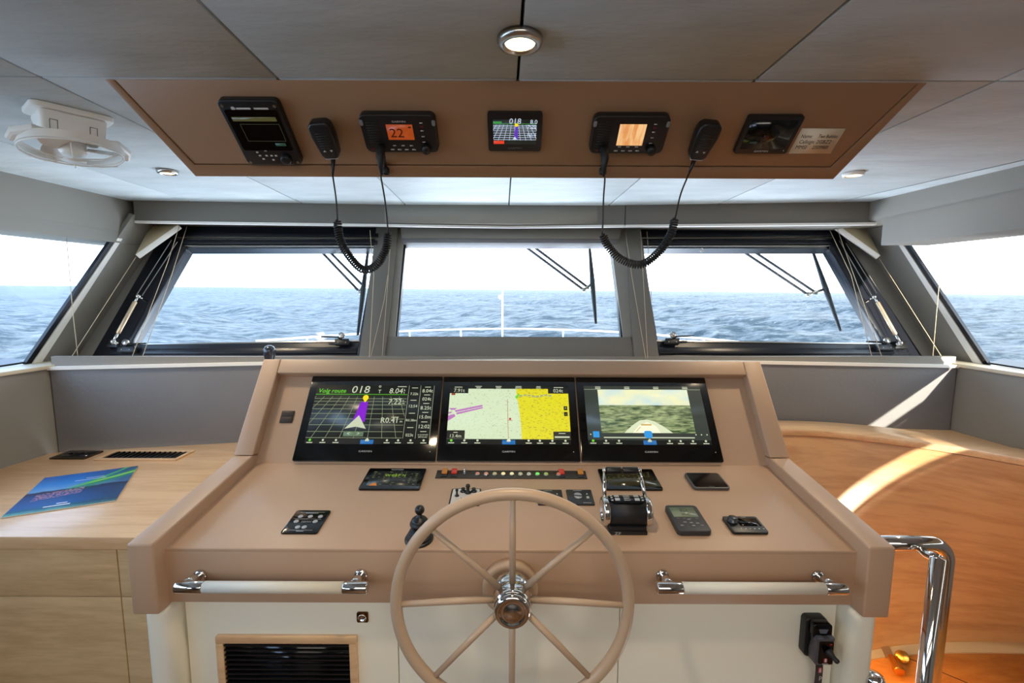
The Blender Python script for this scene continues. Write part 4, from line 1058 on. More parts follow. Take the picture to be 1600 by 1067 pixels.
# ================================================================== DEVICES ON THE DESK TOP
def instrument(q, label, lit):
    t, ww, hh = dev('instrument_display', label, 'display', DESK, q)
    mb = MB(); mb.rr(0, 0, ww, hh, 0.005, 0, 0.006, 0.0012); obj('bezel', mb, scr_off, t)
    mb = MB(); mb.box(-ww*0.40, ww*0.42, -hh*0.34, hh*0.34, 0.006, 0.0062); d_ = obj('display', mb, e_dark if lit else mat('dim_screen', (58, 54, 34), 0.15), t)
    mb = MB(); mb.text('GARMIN', 0, hh*0.42, 0.0075, 0.0062, sxx=1.3); obj('maker_name', mb, txt_g, t)
    rnd = random.Random(5 if lit else 9); mb = MB()
    for r in range(8 if lit else 4):
        for c in range(9):
            if rnd.random() < 0.72: bars(mb, -ww*0.36+c*ww*0.092+rnd.uniform(-.002, .002), hh*0.30-r*hh*0.085, rnd.uniform(0.003, 0.009), rnd.uniform(0.0014, 0.004), 0.0062)
    obj('readout_text', mb, emis('dim_olive', (104, 108, 62), 0.6) if lit else emis('faint_olive', (84, 80, 46), 0.5), d_)
    if lit:
        mb = MB(); mb.text('W', -ww*0.12, hh*0.13, 0.016, 0.0064); mb.text('027', ww*0.02, hh*0.13, 0.017, 0.0064); mb.text('N', ww*0.16, hh*0.13, 0.013, 0.0064); obj('heading_text', mb, emis('lime_text', (150, 190, 60), 0.8), d_)
        mb = MB(); mb.flat([(-ww*0.36, -hh*0.36), (-ww*0.31, -hh*0.24), (-ww*0.25, -hh*0.24), (-ww*0.22, -hh*0.36)], 0.0064, 0.0066); obj('orange_alert', mb, emis('alert_orange', (190, 110, 30), 0.8), d_)
    return t
instrument([(577, 734), (665, 734.5), (657, 767), (561, 766.5)], 'flat black instrument display with lit olive readouts, left end of the desk top', True)
instrument([(930, 735), (1018, 735.5), (1037, 767), (948, 767)], 'flat black instrument display with dim screen behind the chrome throttle', False)
# switch strip
t, ww, hh = dev('switch_panel', 'long narrow black strip of coloured rockers and round push lights under the screens', 'switch panel', DESK, [(683, 736), (915, 736.5), (917, 748.5), (680, 748)])
mb = MB(); mb.box(-ww/2, ww/2, -hh/2, hh/2, 0, 0.003, 0.0006); obj('backplate', mb, mat('olive_black_plate', (52, 44, 34), 0.45), t)
def SX_(px): return (px-798.5)/(1.0*(916-681))*ww
amber = emis('amber_rocker', (190, 120, 40), 0.55); redr = emis('red_rocker', (190, 50, 36), 0.6)
for px, m_, wd in ((694, amber, 9.5), (709, redr, 10), (877.5, redr, 10), (893+14-0, amber, 10)):
    rk = wd/235*ww
    mb = MB(); mb.box(SX_(px)-rk/2, SX_(px)+rk/2, -hh*0.42, hh*0.30, 0.003, 0.006, 0.001)
    o = obj('rocker', mb, black, t)
    mb = MB(); mb.box(SX_(px)-rk*0.42, SX_(px)+rk*0.42, -hh*0.12, hh*0.42, 0.0058, 0.0115, 0.0012); obj('rocker_cap', mb, m_, o)
mb = MB(); mb.lathe([(0.0032, 0.003), (0.0032, 0.006), (0.0016, 0.006), (0.0028, 0.016), (0.002, 0.0185), (0, 0.019)], (SX_(725.5), 0, 0), (0, 0.1, 1), 14); obj('toggle', mb, chrome, t)
cols = [(200, 130, 110), (206, 140, 120), (190, 180, 130), (240, 220, 150), (225, 215, 160), (190, 186, 150), (180, 180, 160), (110, 220, 90), (160, 180, 90)]
for k, c in enumerate(cols+[(200, 110, 80)]):
    px = 746+k*13.35 if k < 9 else 872.5
    m_ = emis('push_light', c, 0.95 if k in (3, 4, 7) else 0.7)
    mb = MB(); mb.lathe([(0.0072, 0.003), (0.0072, 0.0055), (0.0062, 0.0065)], (SX_(px), -hh*0.08, 0), (0, 0, 1), 18); o = obj('button_ring', mb, steel, t)
    mb = MB(); mb.lathe([(0.0060, 0.0055), (0.0058, 0.0085), (0.004, 0.0098), (0, 0.0101)], (SX_(px), -hh*0.08, 0), (0, 0, 1), 16); obj('button_lens', mb, m_, o)
# smartphone
t, ww, hh = dev('smartphone', 'dark smartphone lying on the right of the tan desk top', 'phone', DESK, [(1068, 738.5), (1123, 738.5), (1142, 762.5), (1085, 762.5)], 0.008)
mb = MB(); mb.rr(0, 0, ww, hh, 0.010, 0.0, 0.0085, 0.003, 3); obj('body', mb, mat('phone_grey', (92, 90, 92), 0.35, 0.4), t)
mb = MB(); mb.rr(0, 0.001, ww*0.90, hh*0.92, 0.006, 0.0085, 0.0089); obj('screen', mb, gloss, t)
mb = MB(); mb.rr(0, -hh*0.42, 0.016, 0.005, 0.002, 0.0089, 0.0092); obj('home_key', mb, black, t)
# five-toggle thruster panel
t, ww, hh = dev('thruster_panel', 'white panel with black joystick toggles partly behind the wheel rim', 'switch panel', DESK, [(706, 765), (752, 765.5), (749, 791), (701, 790.5)])
mb = MB(); mb.rr(0, 0, ww, hh, 0.003, 0, 0.004, 0.001); obj('frame', mb, black, t)
mb = MB(); mb.rr(0, 0, ww*0.90, hh*0.90, 0.002, 0.004, 0.0050); obj('faceplate', mb, mat('panel_white', (206, 200, 190), 0.4), t)
for x, y, h_, r in ((-0.28, 0.02, 0.020, 0.0042), (-0.10, 0.30, 0.010, 0.006), (0.07, 0.22, 0.024, 0.0065), (0.26, 0.30, 0.010, 0.006), (0.24, -0.25, 0.012, 0.005)):
    mb = MB(); o_ = (ww*x, hh*y, 0.005); mb.lathe([(r*1.5, 0), (r*1.4, 0.002), (r*0.7, 0.004), (r*0.6, h_*0.6), (r, h_*0.75), (r*0.8, h_), (0, h_+0.001)], o_, (0, 0.1, 1), 14); obj('toggle', mb, black, t)
mb = MB(); mb.flat(circ(-ww*0.12, -hh*0.12, 0.0018, 8), 0.005, 0.0056); mb.flat(circ(ww*0.08, -hh*0.12, 0.0018, 8), 0.005, 0.0056); obj('red_marks', mb, red_p, t)
# two square thruster / trim panels
for q, lab in (([(838, 767), (878, 767), (880.5, 790), (841, 790)], 'square dark rocker panel half hidden behind the wheel rim, right of centre'), ([(884.5, 767), (923, 767), (930, 790), (888, 790)], 'square dark rocker panel with split round grey button beside the throttle')):
    t, ww, hh = dev('rocker_panel', lab, 'switch panel', DESK, q)
    mb = MB(); mb.rr(0, 0, ww, hh, 0.003, 0, 0.0045, 0.001); obj('faceplate', mb, mat('charcoal_plate', (44, 44, 48), 0.4), t)
    mb = MB(); cx = -ww*0.08
    mb.flat([(cx+0.011*math.cos(R_(a)), hh*0.04+0.0012+0.013*math.sin(R_(a))) for a in range(4, 180, 16)], 0.0045, 0.0068, 0.0006); mb.flat([(cx+0.011*math.cos(R_(a)), hh*0.04-0.0012+0.013*math.sin(R_(a))) for a in range(184, 360, 16)], 0.0045, 0.0068, 0.0006)
    obj('split_button', mb, mat('light_grey_rubber', (160, 160, 164), 0.5), t)
    mb = MB(); mb.rr(ww*0.29, -hh*0.06, 0.007, 0.009, 0.001, 0.0045, 0.006); mb.flat(circ(ww*0.29, hh*0.18, 0.0022, 10), 0.0045, 0.0055); obj('small_keys', mb, txt_g, t)
    mb = MB(); bars(mb, -ww*0.05, hh*0.42, 0.024, 0.0016, 0.0045); bars(mb, ww*0.22, -hh*0.40, 0.022, 0.0016, 0.0045); obj('printed_text', mb, txt_g, t)
# left membrane keypad
t, ww, hh = dev('control_keypad', 'black square keypad with seven round grey buttons on the left of the desk top', 'keypad', DESK, [(464, 799), (517.5, 799), (496, 835), (438, 835)])
mb = MB(); mb.rr(0, 0, ww, hh, 0.006, 0, 0.004, 0.001); obj('glass_plate', mb, gloss, t)
mb = MB()
pts = [(-0.26, 0.20), (0.02, 0.20), (0.31, 0.20), (-0.28, -0.02), (0.25, -0.02), (-0.13, -0.26), (0.05, -0.26)]
for k, (x, y) in enumerate(pts):
    mk = MB(); mk.lathe([(0.0062, 0.004), (0.0060, 0.0052), (0.0045, 0.0056), (0, 0.0057)], (ww*x, hh*y, 0), (0, 0, 1), 18); obj('button', mk, mat('button_grey', (168, 168, 172), 0.35) if k == 0 else MT['button_grey'], t)
for y, w_ in ((0.40, 0.70), (0.09, 0.74), (-0.38, 0.66)): bars(mb, 0, hh*y, ww*w_, 0.0008, 0.004)
for k in range(6): bars(mb, -ww*0.12+k*ww*0.05, -hh*0.02, 0.0010, 0.008, 0.004)
bars(mb, 0, hh*0.36, ww*0.36, 0.0018, 0.004); bars(mb, 0, -hh*0.42, ww*0.2, 0.0018, 0.004)
obj('printed_lines', mb, txt_g, t)
# joystick with bellows
u0, v0 = DESK.uv(655, 842)
t = thing('joystick', 'black ball-top joystick in a ribbed rubber boot behind the wheel rim', 'joystick', M=DESK.M(u0, v0, 0))
mb = MB(); mb.lathe([(0.034, 0), (0.034, 0.003), (0.031, 0.006)], (0, 0, 0), (0, 0, 1), 28); obj('flange', mb, black, t)
prof = [(0.030, 0.005)]
for k in range(4):
    r = 0.030-0.0032*k; h = 0.006+k*0.0062; prof += [(r-0.007, h), (r, h+0.003), (r-0.002, h+0.0055)]
prof += [(0.014, 0.032)]
mb = MB(); mb.lathe(prof, (0, 0, 0), (0.02, 0.0, 1), 28); obj('boot', mb, blackm, t)
mb = MB(); mb.lathe([(0.012, 0.028), (0.017, 0.031), (0.019, 0.036), (0.0225, 0.039), (0.0225, 0.043), (0.019, 0.046), (0.0195, 0.050), (0.016, 0.054), (0.010, 0.058), (0.006, 0.062), (0.0055, 0.070)], (0, 0, 0), (0.05, 0.05, 1), 24); obj('grip_cup', mb, black, t)
mb = MB(); mb.ball((0.0038, 0.004, 0.076), 0.0115); obj('ball_knob', mb, black, t)
# throttle control
u0, v0 = DESK.uv(981, 834)
t = thing('throttle_control', 'twin lever throttle with chrome arms and black barrel on the desk top', 'throttle', M=DESK.M(u0, v0, 0))
mb = MB(); mb.box(-0.046, 0.046, -0.006, 0.075, 0, 0.010, 0.002); mb.box(-0.044, 0.044, -0.003, 0.06, 0.008, 0.020, 0.002); obj('base', mb, black, t)
AX = (0, 0.033, 0.040)
mb = MB(); mb.tube([(-0.043, AX[1], AX[2]), (0.043, AX[1], AX[2])], 0.0335, 40); obj('barrel', mb, blackm, t)
for s in (-1, 1):
    mb = MB(); mb.lathe([(0.026, 0.0435), (0.0345, 0.0435), (0.0355, 0.046), (0.0355, 0.055), (0.033, 0.0585), (0.026, 0.0585), (0.0245, 0.054), (0, 0.053)], (0, AX[1], AX[2]), (s, 0, 0), 40); obj('end_ring', mb, chrome, t)
    arm0 = V3((s*0.0515, AX[1]+0.012, AX[2]+0.024)); arm1 = V3((s*0.0445, AX[1]+0.062, AX[2]+0.076)); 
    mb = MB(); mb.tube([arm0, arm0.lerp(arm1, 0.5), arm1], [0.0052, 0.0048, 0.0046], 12); mb.ball(arm1, 0.0065, 12); obj('lever', mb, chrome, t)
    mb = MB(); mb.cyl((s*0.0405, arm1.y, arm1.z), (s*0.0018, arm1.y, arm1.z), 0.0092, 20, 0.0015); obj('lever_grip', mb, black, t)
# key plate curved over the barrel
mb = MB(); N = 10
for k in range(N):
    a0 = R_(62+58*k/N); a1 = R_(62+58*(k+1)/N); r0 = 0.0337; r1 = 0.0375
    w0 = 0.046-0.012*abs((k+0.0)/N*2-1)**2; w1 = 0.046-0.012*abs((k+1.0)/N*2-1)**2
    def P(a, r, x): return (x, AX[1]-math.cos(a)*r, AX[2]+math.sin(a)*r)
    mb.hexa([P(a0, r0, -w0), P(a0, r0, w0), P(a1, r0, w1), P(a1, r0, -w1), P(a0, r1, -w0), P(a0, r1, w0), P(a1, r1, w1), P(a1, r1, -w1)])
mb.clean()
kp = obj('key_plate', mb, gloss, t)
def onb(a, x):    # frame on the barrel
    a = R_(a); o = V3((x, AX[1]-math.cos(a)*0.0376, AX[2]+math.sin(a)*0.0376)); n = V3((0, -math.cos(a), math.sin(a))); v = V3((0, math.sin(a), math.cos(a)))
    m = Matrix.Identity(4); m.col[0] = V3((1, 0, 0)).to_4d(); m.col[1] = v.to_4d(); m.col[2] = n.to_4d(); m.col[3] = o.to_4d()
    for i in range(3): m[3][i] = 0
    return m
mb = MB()
for x in (-0.024, 0.024):
    for a in (80, 101): mb.box(-0.0058, 0.0058, -0.0045, 0.0045, 0, 0.0010, 0.0003, M=onb(a, x))
obj('keys', mb, mat('key_grey', (176, 178, 180), 0.35), t)
mb = MB()
for x in (-0.037, 0.037):
    for a in (76, 90, 104): mb.box(-0.0024, 0.0024, -0.0018, 0.0018, 0, 0.0006, M=onb(a, x))
for k in range(5): mb.box(-0.008, 0.008, -0.0007, 0.0007, 0, 0.0004, M=onb(76+8*k, 0))
mb.text('ZF', -0.026, 0, 0.011, 0.0002, M=Matrix.Translation((0, -0.0062, 0.005)) @ Matrix.Rotation(R_(90), 4, 'X'), sxx=1.3)
obj('printed_marks', mb, txt_g, t)
# autopilot head
t, ww, hh = dev('autopilot_keypad', 'raised charcoal control unit with pale green display right of the throttle', 'keypad', DESK, [(1039, 790), (1087, 790), (1113, 831), (1059, 831)], 0.012)
mb = MB(); mb.rr(0, 0, ww, hh, 0.009, 0.0, 0.014, 0.004, 3); obj('housing', mb, mat('charcoal_case', (50, 50, 54), 0.45), t)
mb = MB(); mb.box(-ww*0.40, ww*0.36, hh*0.02, hh*0.40, 0.014, 0.0144); d_ = obj('display', mb, mat('lcd_green', (128, 140, 116), 0.25), t)
mb = MB(); mb.text('024', 0, hh*0.26, 0.013, 0.0146); bars(mb, 0, hh*0.36, 0.02, 0.0015, 0.0145); bars(mb, 0, hh*0.13, 0.018, 0.002, 0.0145); obj('readout_text', mb, mat('lcd_ink', (40, 46, 40), 0.5), d_)
mb = MB()
for x, y in ((-0.30, -0.30), (-0.16, -0.18), (0.0, -0.08), (0.02, -0.20), (0.04, -0.31), (0.20, -0.22), (0.30, -0.30)): mb.rr(ww*x, hh*y, 0.008, 0.0045, 0.0015, 0.014, 0.0152)
for k in range(4): bars(mb, -ww*0.3+k*ww*0.19, -hh*0.03, 0.007, 0.0015, 0.014)
obj('keys', mb, mat('key_mid_grey', (128, 130, 134), 0.45), t)
# stereo remote
t, ww, hh = dev('stereo_remote', 'black remote with round volume knob, rightmost on the desk top', 'remote control', DESK, [(1128, 808), (1180, 808), (1203, 833.5), (1145, 833.5)], 0.004)
mb = MB(); mb.rr(0, 0, ww, hh, 0.006, 0.0, 0.007, 0.002); obj('housing', mb, black, t)
mb = MB(); mb.box(-ww*0.16, ww*0.44, -hh*0.12, hh*0.36, 0.007, 0.0074); obj('display', mb, gloss, t)
mb = MB(); mb.lathe([(0.0125, 0.007), (0.0125, 0.013), (0.0105, 0.014), (0.0105, 0.019), (0.009, 0.0205), (0, 0.0205)], (-ww*0.31, hh*0.14, 0), (0, 0, 1), 28); obj('volume_knob', mb, mat('knob_grey', (70, 72, 76), 0.25, 0.5), t)
mb = MB()
for k in range(6): mb.flat(circ(-ww*0.20+k*ww*0.125, -hh*0.28, 0.0016, 10), 0.007, 0.0076)
bars(mb, ww*0.1, hh*0.43, 0.012, 0.0018, 0.007); obj('key_marks', mb, txt_g, t)
# reading lamp head behind the console's left top corner
a = hy(421, 548, 1.68); b = hy(412, 590, 1.68)
t = thing('gooseneck_lamp', 'black gooseneck lamp head peeking over the top left corner of the console', 'lamp', loc=(b.x, 1.68, ZC+CNT))
mb = MB(); mb.tube(smooth([V3((b.x-0.01, 1.70, ZC+CNT)), V3((b.x-0.012, 1.70, b.z-0.05)), b, a+V3((-0.004, 0, -0.03))], 6), 0.0045, 10); obj('gooseneck', mb, black, t, False)
mb = MB(); mb.lathe([(0.006, -0.048), (0.014, -0.034), (0.020, -0.010), (0.0205, 0.006), (0.016, 0.018), (0.008, 0.0235), (0, 0.025)], a+V3((0, 0, -0.004)), (0.1, -0.1, 1), 22); obj('lamp_head', mb, mat('gunmetal', (70, 74, 84), 0.25, 0.6), t, False)
# bow thruster remote hanging on the cabinet
q = [(1251, 953), (1300, 953), (1303, 1037), (1253, 1037)]
cx, cy, ww, hh = CAB.rect(q, 0.02)
t = thing('remote_holder', 'black wall cradle on the right cream cabinet front holding a joystick remote', 'holder', M=CAB.M(cx, cy, 0))
ww = 0.052; hh = 0.098
mb = MB(); mb.rr(-0.004, 0, ww, hh, 0.010, 0, 0.022, 0.005, 3); obj('back_shell', mb, black, t)
mb = MB(); mb.rr(-0.002, 0.030, ww*0.86, 0.036, 0.008, 0.020, 0.040, 0.005, 3); obj('top_clip', mb, gloss, t)
mb = MB(); mb.flat([(-0.012, 0.036), (0.010, 0.036), (0.006, 0.026), (-0.008, 0.026)], 0.040, 0.0412); obj('clip_logo', mb, mat('slate', (92, 98, 108), 0.4), t)
t2 = thing('joystick_remote', 'dark grey hand remote with small joystick, held in the black cradle', 'remote control', M=CAB.M(cx, cy, 0.0))
mb = MB()
mb.flat([(-0.022, -0.046), (0.020, -0.046), (0.021, -0.02), (0.017, 0.0), (0.021, 0.020), (-0.022, 0.020), (-0.018, 0.0), (-0.0225, -0.02)], 0.0225, 0.052, 0.004, 3); obj('case', mb, mat('remote_grey', (74, 70, 74), 0.4), t2)
mb = MB(); mb.box(-0.019, -0.006, 0.014, 0.022, 0.040, 0.050, 0.001); mb.box(0.008, 0.020, 0.014, 0.022, 0.040, 0.050, 0.001); obj('shoulder_tabs', mb, MT['slate'], t2)
mb = MB(); mb.rr(0, -0.013, 0.033, 0.056, 0.004, 0.052, 0.0530); obj('face', mb, gloss, t2)
mb = MB(); mb.lathe([(0.010, 0), (0.009, 0.004), (0.0085, 0.005), (0.0075, 0.008), (0.007, 0.009), (0.006, 0.012), (0.0055, 0.013), (0.005, 0.018), (0.006, 0.024), (0.004, 0.027), (0, 0.027)], (0.004, -0.008, 0.053), (0.3, -0.35, 1), 18); obj('thumb_stick', mb, blackm, t2)
mb = MB(); mb.rr(0.0, -0.032, 0.009, 0.010, 0.001, 0.053, 0.0535); mb.rr(0.010, 0.008, 0.006, 0.003, 0.001, 0.053, 0.0535); obj('red_marks', mb, red_p, t2)
mb = MB(); mb.flat([(-0.0022, -0.036), (0.0022, -0.036), (0.0022, -0.030), (0, -0.026), (-0.0022, -0.030)], 0.0535, 0.0538); bars(mb, 0, -0.0405, 0.014, 0.0018, 0.053); obj('white_marks', mb, txt_g, t2)
mb = MB()
ps = [V3((0.0, -0.045, 0.030)), V3((0.000, -0.060, 0.034)), V3((0.004, -0.085, 0.030)), V3((0.010, -0.14, 0.020)), V3((0.014, -0.22, 0.010))]
ps = smooth(ps, 5)
for a, b in zip(ps, ps[1:]):
    mb.hexa([(a.x-0.0085, a.y, a.z), (a.x+0.0085, a.y, a.z), (a.x+0.0085, a.y, a.z+0.0015), (a.x-0.0085, a.y, a.z+0.0015), (b.x-0.0085, b.y, b.z), (b.x+0.0085, b.y, b.z), (b.x+0.0085, b.y, b.z+0.0015), (b.x-0.0085, b.y, b.z+0.0015)])
ly = obj('lanyard', mb, blackm, t2)
mb = MB(); mb.rr(0.003, -0.073, 0.0095, 0.013, 0.001, 0.0345, 0.0352); obj('lanyard_red_mark', mb, red_p, ly)
mb = MB(); mb.flat([(0.0008, -0.078), (0.0052, -0.078), (0.0052, -0.071), (0.003, -0.066), (0.0008, -0.071)], 0.0352, 0.0356); mb.text('p', 0.007, -0.093, 0.016, 0.033, M=Matrix.Identity(4)); obj('lanyard_print', mb, txt_g, ly)
# ================================================================== OVERHEAD CONSOLE
def ovp(px, py, c=0.0): return hitp(px, py, OV.o+OV.n*c, OV.n)
oc = thing('overhead_console', 'wide tan leather overhead console sloping down from the grey ceiling', 'console', loc=(0, 0.97, ZC+CZ))
TLp, TRp, BRp, BLp = ovp(162, 122), ovp(1449, 129.5), ovp(1302, 280), ovp(306, 276)
yt = (TLp.y+TRp.y)/2; zt = ZC+CZ-0.001
TLp = OV.o+OV.u*TLp.x; TRp = OV.o+OV.u*TRp.x
bv = ((BLp-OV.o).dot(OV.v)+(BRp-OV.o).dot(OV.v))/2
BLp = OV.o+OV.u*BLp.x+OV.v*bv; BRp = OV.o+OV.u*BRp.x+OV.v*bv
n4 = OV.n*0.006
mb = MB()
v = [mb.bm.verts.new(p) for p in (TLp-n4, TRp-n4, BRp-n4, BLp-n4, V3((BRp.x, BRp.y-0.004, zt)), V3((BLp.x, BLp.y-0.004, zt)))]
for f in ((0, 1, 2, 3), (3, 2, 4, 5), (0, 3, 5), (1, 4, 2), (0, 5, 4, 1)): mb._face([v[i] for i in f])
bmesh.ops.recalc_face_normals(mb.bm, faces=mb.bm.faces[:])
part('housing', mb, tan_shaded, oc)
gp = 0.0018
def uvo(p): return ((p-OV.o).dot(OV.u), (p-OV.o).dot(OV.v))
a_, b_, c_, d_ = uvo(TLp), uvo(TRp), uvo(BRp), uvo(BLp)
il, ir = uvo(ovp(177, 123)), uvo(ovp(1436, 130)); jl, jr = uvo(ovp(304, 256.5)), uvo(ovp(1297, 262))
jv = (jl[1]+jr[1])/2
def slo(pts, name):
    mb = MB(); mb.flat(pts, -0.0055, 0.0, 0.0012, 2, M=OV.M()); return obj(name, mb, tan, oc, True) if False else _mk(name, mb)
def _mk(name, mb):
    return part(name, mb, tan_shaded, oc)
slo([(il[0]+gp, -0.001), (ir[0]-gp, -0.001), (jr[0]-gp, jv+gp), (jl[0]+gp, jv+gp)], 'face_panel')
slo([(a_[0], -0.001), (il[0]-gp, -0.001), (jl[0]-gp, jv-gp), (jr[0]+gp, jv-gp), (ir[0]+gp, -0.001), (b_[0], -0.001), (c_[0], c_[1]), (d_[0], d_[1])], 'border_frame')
# AIS unit
t, ww, hh = dev('receiver_unit', 'tall black receiver unit with dim yellow status bar, leftmost on the overhead console', 'radio', OV, [(341, 155), (434, 155), (473, 256), (386, 256)], 0.012)
mb = MB(); mb.rr(0, 0, ww, hh, 0.010, 0, 0.016, 0.003, 3); obj('housing', mb, black, t)
mb = MB(); mb.rr(0, 0.008, ww*0.88, hh*0.62, 0.004, 0.016, 0.0166); d_s = obj('display', mb, gloss, t)
mb = MB(); bars(mb, 0.0, hh*0.235, ww*0.74, 0.0085, 0.0168); obj('status_bar', mb, emis('dim_yellow', (88, 86, 46), 0.5), d_s)
mb = MB()
x0, x1, y0, y1 = -ww*0.28, ww*0.38, -hh*0.10, hh*0.16
for a, b in (((x0, y0), (x1, y0)), ((x1, y0), (x1, y1)), ((x1, y1), (x0, y1)), ((x0, y1), (x0, y0))): mb.line(a, b, 0.001, 0.0167, 0.0169)
obj('window_outline', mb, emis('outline_grey', (60, 64, 46), 0.5), d_s)
mb = MB(); bars(mb, ww*0.26, -hh*0.155, ww*0.18, 0.006, 0.0167); obj('softkey_label', mb, emis('dim_teal', (26, 60, 46), 0.8), d_s)
mb = MB(); bars(mb, -ww*0.10, hh*0.385, ww*0.24, 0.0035, 0.0161); bars(mb, ww*0.19, hh*0.385, ww*0.24, 0.0035, 0.0161); mb.flat(circ(-ww*0.27, hh*0.385, 0.004, 14), 0.0161, 0.0164)
for x, y in ((-0.26, -0.33), (-0.10, -0.30), (-0.24, -0.385), (-0.12, -0.385), (-0.03, -0.385), (0.05, -0.385), (-0.2, -0.44), (-0.03, -0.455)): bars(mb, ww*x+0.004, hh*y+0.006, 0.005, 0.0035, 0.0161)
obj('printed_marks', mb, txt_g, t)
mb = MB(); mb.lathe([(0.011, 0.016), (0.011, 0.020), (0.0095, 0.026), (0.008, 0.027), (0, 0.027)], (ww*0.26, -hh*0.38, 0), (0, 0, 1), 24); obj('knob', mb, black, t)
mb = MB()
for x in (-0.43, 0.43):
    for y in (-0.45, 0.42): mb.lathe([(0.003, 0.016), (0.003, 0.0172), (0.001, 0.0174), (0, 0.017)], (ww*x, hh*y, 0), (0, 0, 1), 12)
obj('screws', mb, steel, t)
# VHF radios
def radio(q, label, bright, ck):
    t, ww, hh = dev('vhf_radio', label, 'radio', OV, q, 0.012)
    mb = MB(); mb.rr(0, 0, ww, hh, 0.012, 0, 0.018, 0.005, 3); obj('housing', mb, black, t)
    mb = MB()
    for k in range(9): bars(mb, -ww*0.34, hh*0.30-k*hh*0.065, ww*0.17, 0.0016, 0.018, 0.0008)
    obj('speaker_grille', mb, blackm, t)
    lcd = emis('orange_lcd', (190, 78, 22), 0.55) if not bright else speck('pale_orange_lcd', (226, 150, 84), (246, 196, 136), 0.85, 40, 0.4, 0.6, (3, 0.6, 1))
    mb = MB(); mb.box(-ww*0.16, ww*0.19, -hh*0.14, hh*0.26, 0.018, 0.0184) if not bright else mb.box(-ww*0.15, ww*0.20, -hh*0.26, hh*0.30, 0.018, 0.0184); d_ = obj('display', mb, lcd, t)
    if not bright:
        mb = MB(); mb.text('22', -ww*0.13, hh*0.03, 0.026, 0.0186, 'LEFT', sxx=1.1); bars(mb, ww*0.15, hh*0.19, 0.005, 0.003, 0.0185); obj('channel_text', mb, mat('lcd_brown', (70, 24, 10), 0.6), d_)
        mb = MB(); mb.text('GARMIN', ww*0.02, hh*0.33, 0.0055, 0.0181, sxx=1.3); obj('maker_name', mb, txt_g, t)
    mb = MB()
    for k in range(3): bars(mb, -ww*0.10+k*ww*0.115, -hh*0.30, 0.0065, 0.0022, 0.0181)
    for k in range(4): bars(mb, -ww*0.14+k*ww*0.098, -hh*0.41, 0.0075, 0.0026, 0.0181)
    for y in (0.30, 0.10, -0.05, -0.2): bars(mb, ww*0.31, hh*y, 0.006, 0.002, 0.0181)
    obj('key_legends', mb, txt_g, t)
    mb = MB(); mb.rr(ww*0.31, hh*0.21, 0.006, 0.004, 0.001, 0.018, 0.0188); mb.rr(-ww*0.40, -hh*0.40, 0.006, 0.003, 0.001, 0.018, 0.0188); obj('distress_key', mb, mat('dark_red', (96, 22, 26), 0.5), t)
    mb = MB(); mb.lathe([(0.0095, 0.018), (0.0095, 0.026), (0.008, 0.030), (0, 0.030)], (ww*0.335, -hh*0.36, 0), (0, 0, 1), 22); obj('knob', mb, black, t)
    mb = MB(); mb.rr(ww*0.475, hh*0.30, 0.007, 0.012, 0.003, 0.016, 0.0186, 0.001); mb.rr(-ww*0.475, hh*0.30, 0.007, 0.012, 0.003, 0.016, 0.0186, 0.001); obj('corner_caps', mb, mat('cap_grey', (120, 122, 124), 0.3), t)
    return t, ww, hh
r1, rw, rh = radio([(560, 177), (680, 177), (686, 236), (574, 236)], 'black marine radio with orange screen reading 22 on the overhead console', False, 1)
r2, rw2, rh2 = radio([(926, 179), (1049, 179), (1034, 238), (922, 238)], 'black marine radio with pale orange screen right of the small navigation display', True, 2)
# small nav display
t, ww, hh = dev('navigation_display', 'small square display with purple route, centre of the overhead console', 'display', OV, [(762, 175), (848, 175), (845, 235), (763, 235)], 0.006)
mb = MB(); mb.rr(0, 0, ww, hh, 0.005, 0, 0.010, 0.002); obj('bezel', mb, black, t)
Wd, Hd = ww*0.80, hh*0.64; cyo = hh*0.02
mb = MB(); mb.box(-Wd/2, Wd/2, cyo-Hd/2, cyo+Hd/2, 0.010, 0.0103); d_ = obj('display', mb, e_dark, t)
def X(u): return (u-0.5)*Wd
def Y(v): return cyo+(v-0.5)*Hd
Z = 0.0104; bl = emis('lit_bluish', (190, 205, 225), 0.9)
mb = MB()
for v in (0.20, 0.29, 0.38, 0.47, 0.56, 0.64, 0.71, 0.77): mb.line((X(0), Y(v)), (X(1), Y(v)), 0.0009, Z, Z+0.0002)
for k in range(-5, 6):
    a = (0.5+k*0.13, 0.17); b = (0.5+k*0.085, 0.80)
    if not 0 <= a[0] <= 1:
        e0 = 0 if a[0] < 0 else 1
        if not 0 <= b[0] <= 1: continue
        tt = (e0-a[0])/(b[0]-a[0]); a = (e0, a[1]+(b[1]-a[1])*tt)
    mb.line((X(a[0]), Y(a[1])), (X(b[0]), Y(b[1])), 0.0009, Z, Z+0.0002)
mb.text('018', X(0.5), Y(0.93), 0.016, Z, shear=0.1); mb.text('8.0', X(0.93), Y(0.91), 0.012, Z); mb.text('7.22', X(0.89), Y(0.72), 0.011, Z+0.0003); mb.text('R0.4', X(0.89), Y(0.38), 0.010, Z+0.0003)
obj('readout_text', mb, bl, d_)
mb = MB(); mb.flat([(X(0.48), Y(0.22)), (X(0.57), Y(0.22)), (X(0.56), Y(0.80)), (X(0.51), Y(0.80))], Z+0.0003, Z+0.0005); obj('route_band', mb, emis('violet_band', (96, 50, 190), 0.9), d_)
mb = MB(); mb.flat(circ(X(0.535), Y(0.80), 0.0035, 10), Z+0.0006, Z+0.0008); obj('waypoint_marker', mb, e_yellow, d_)
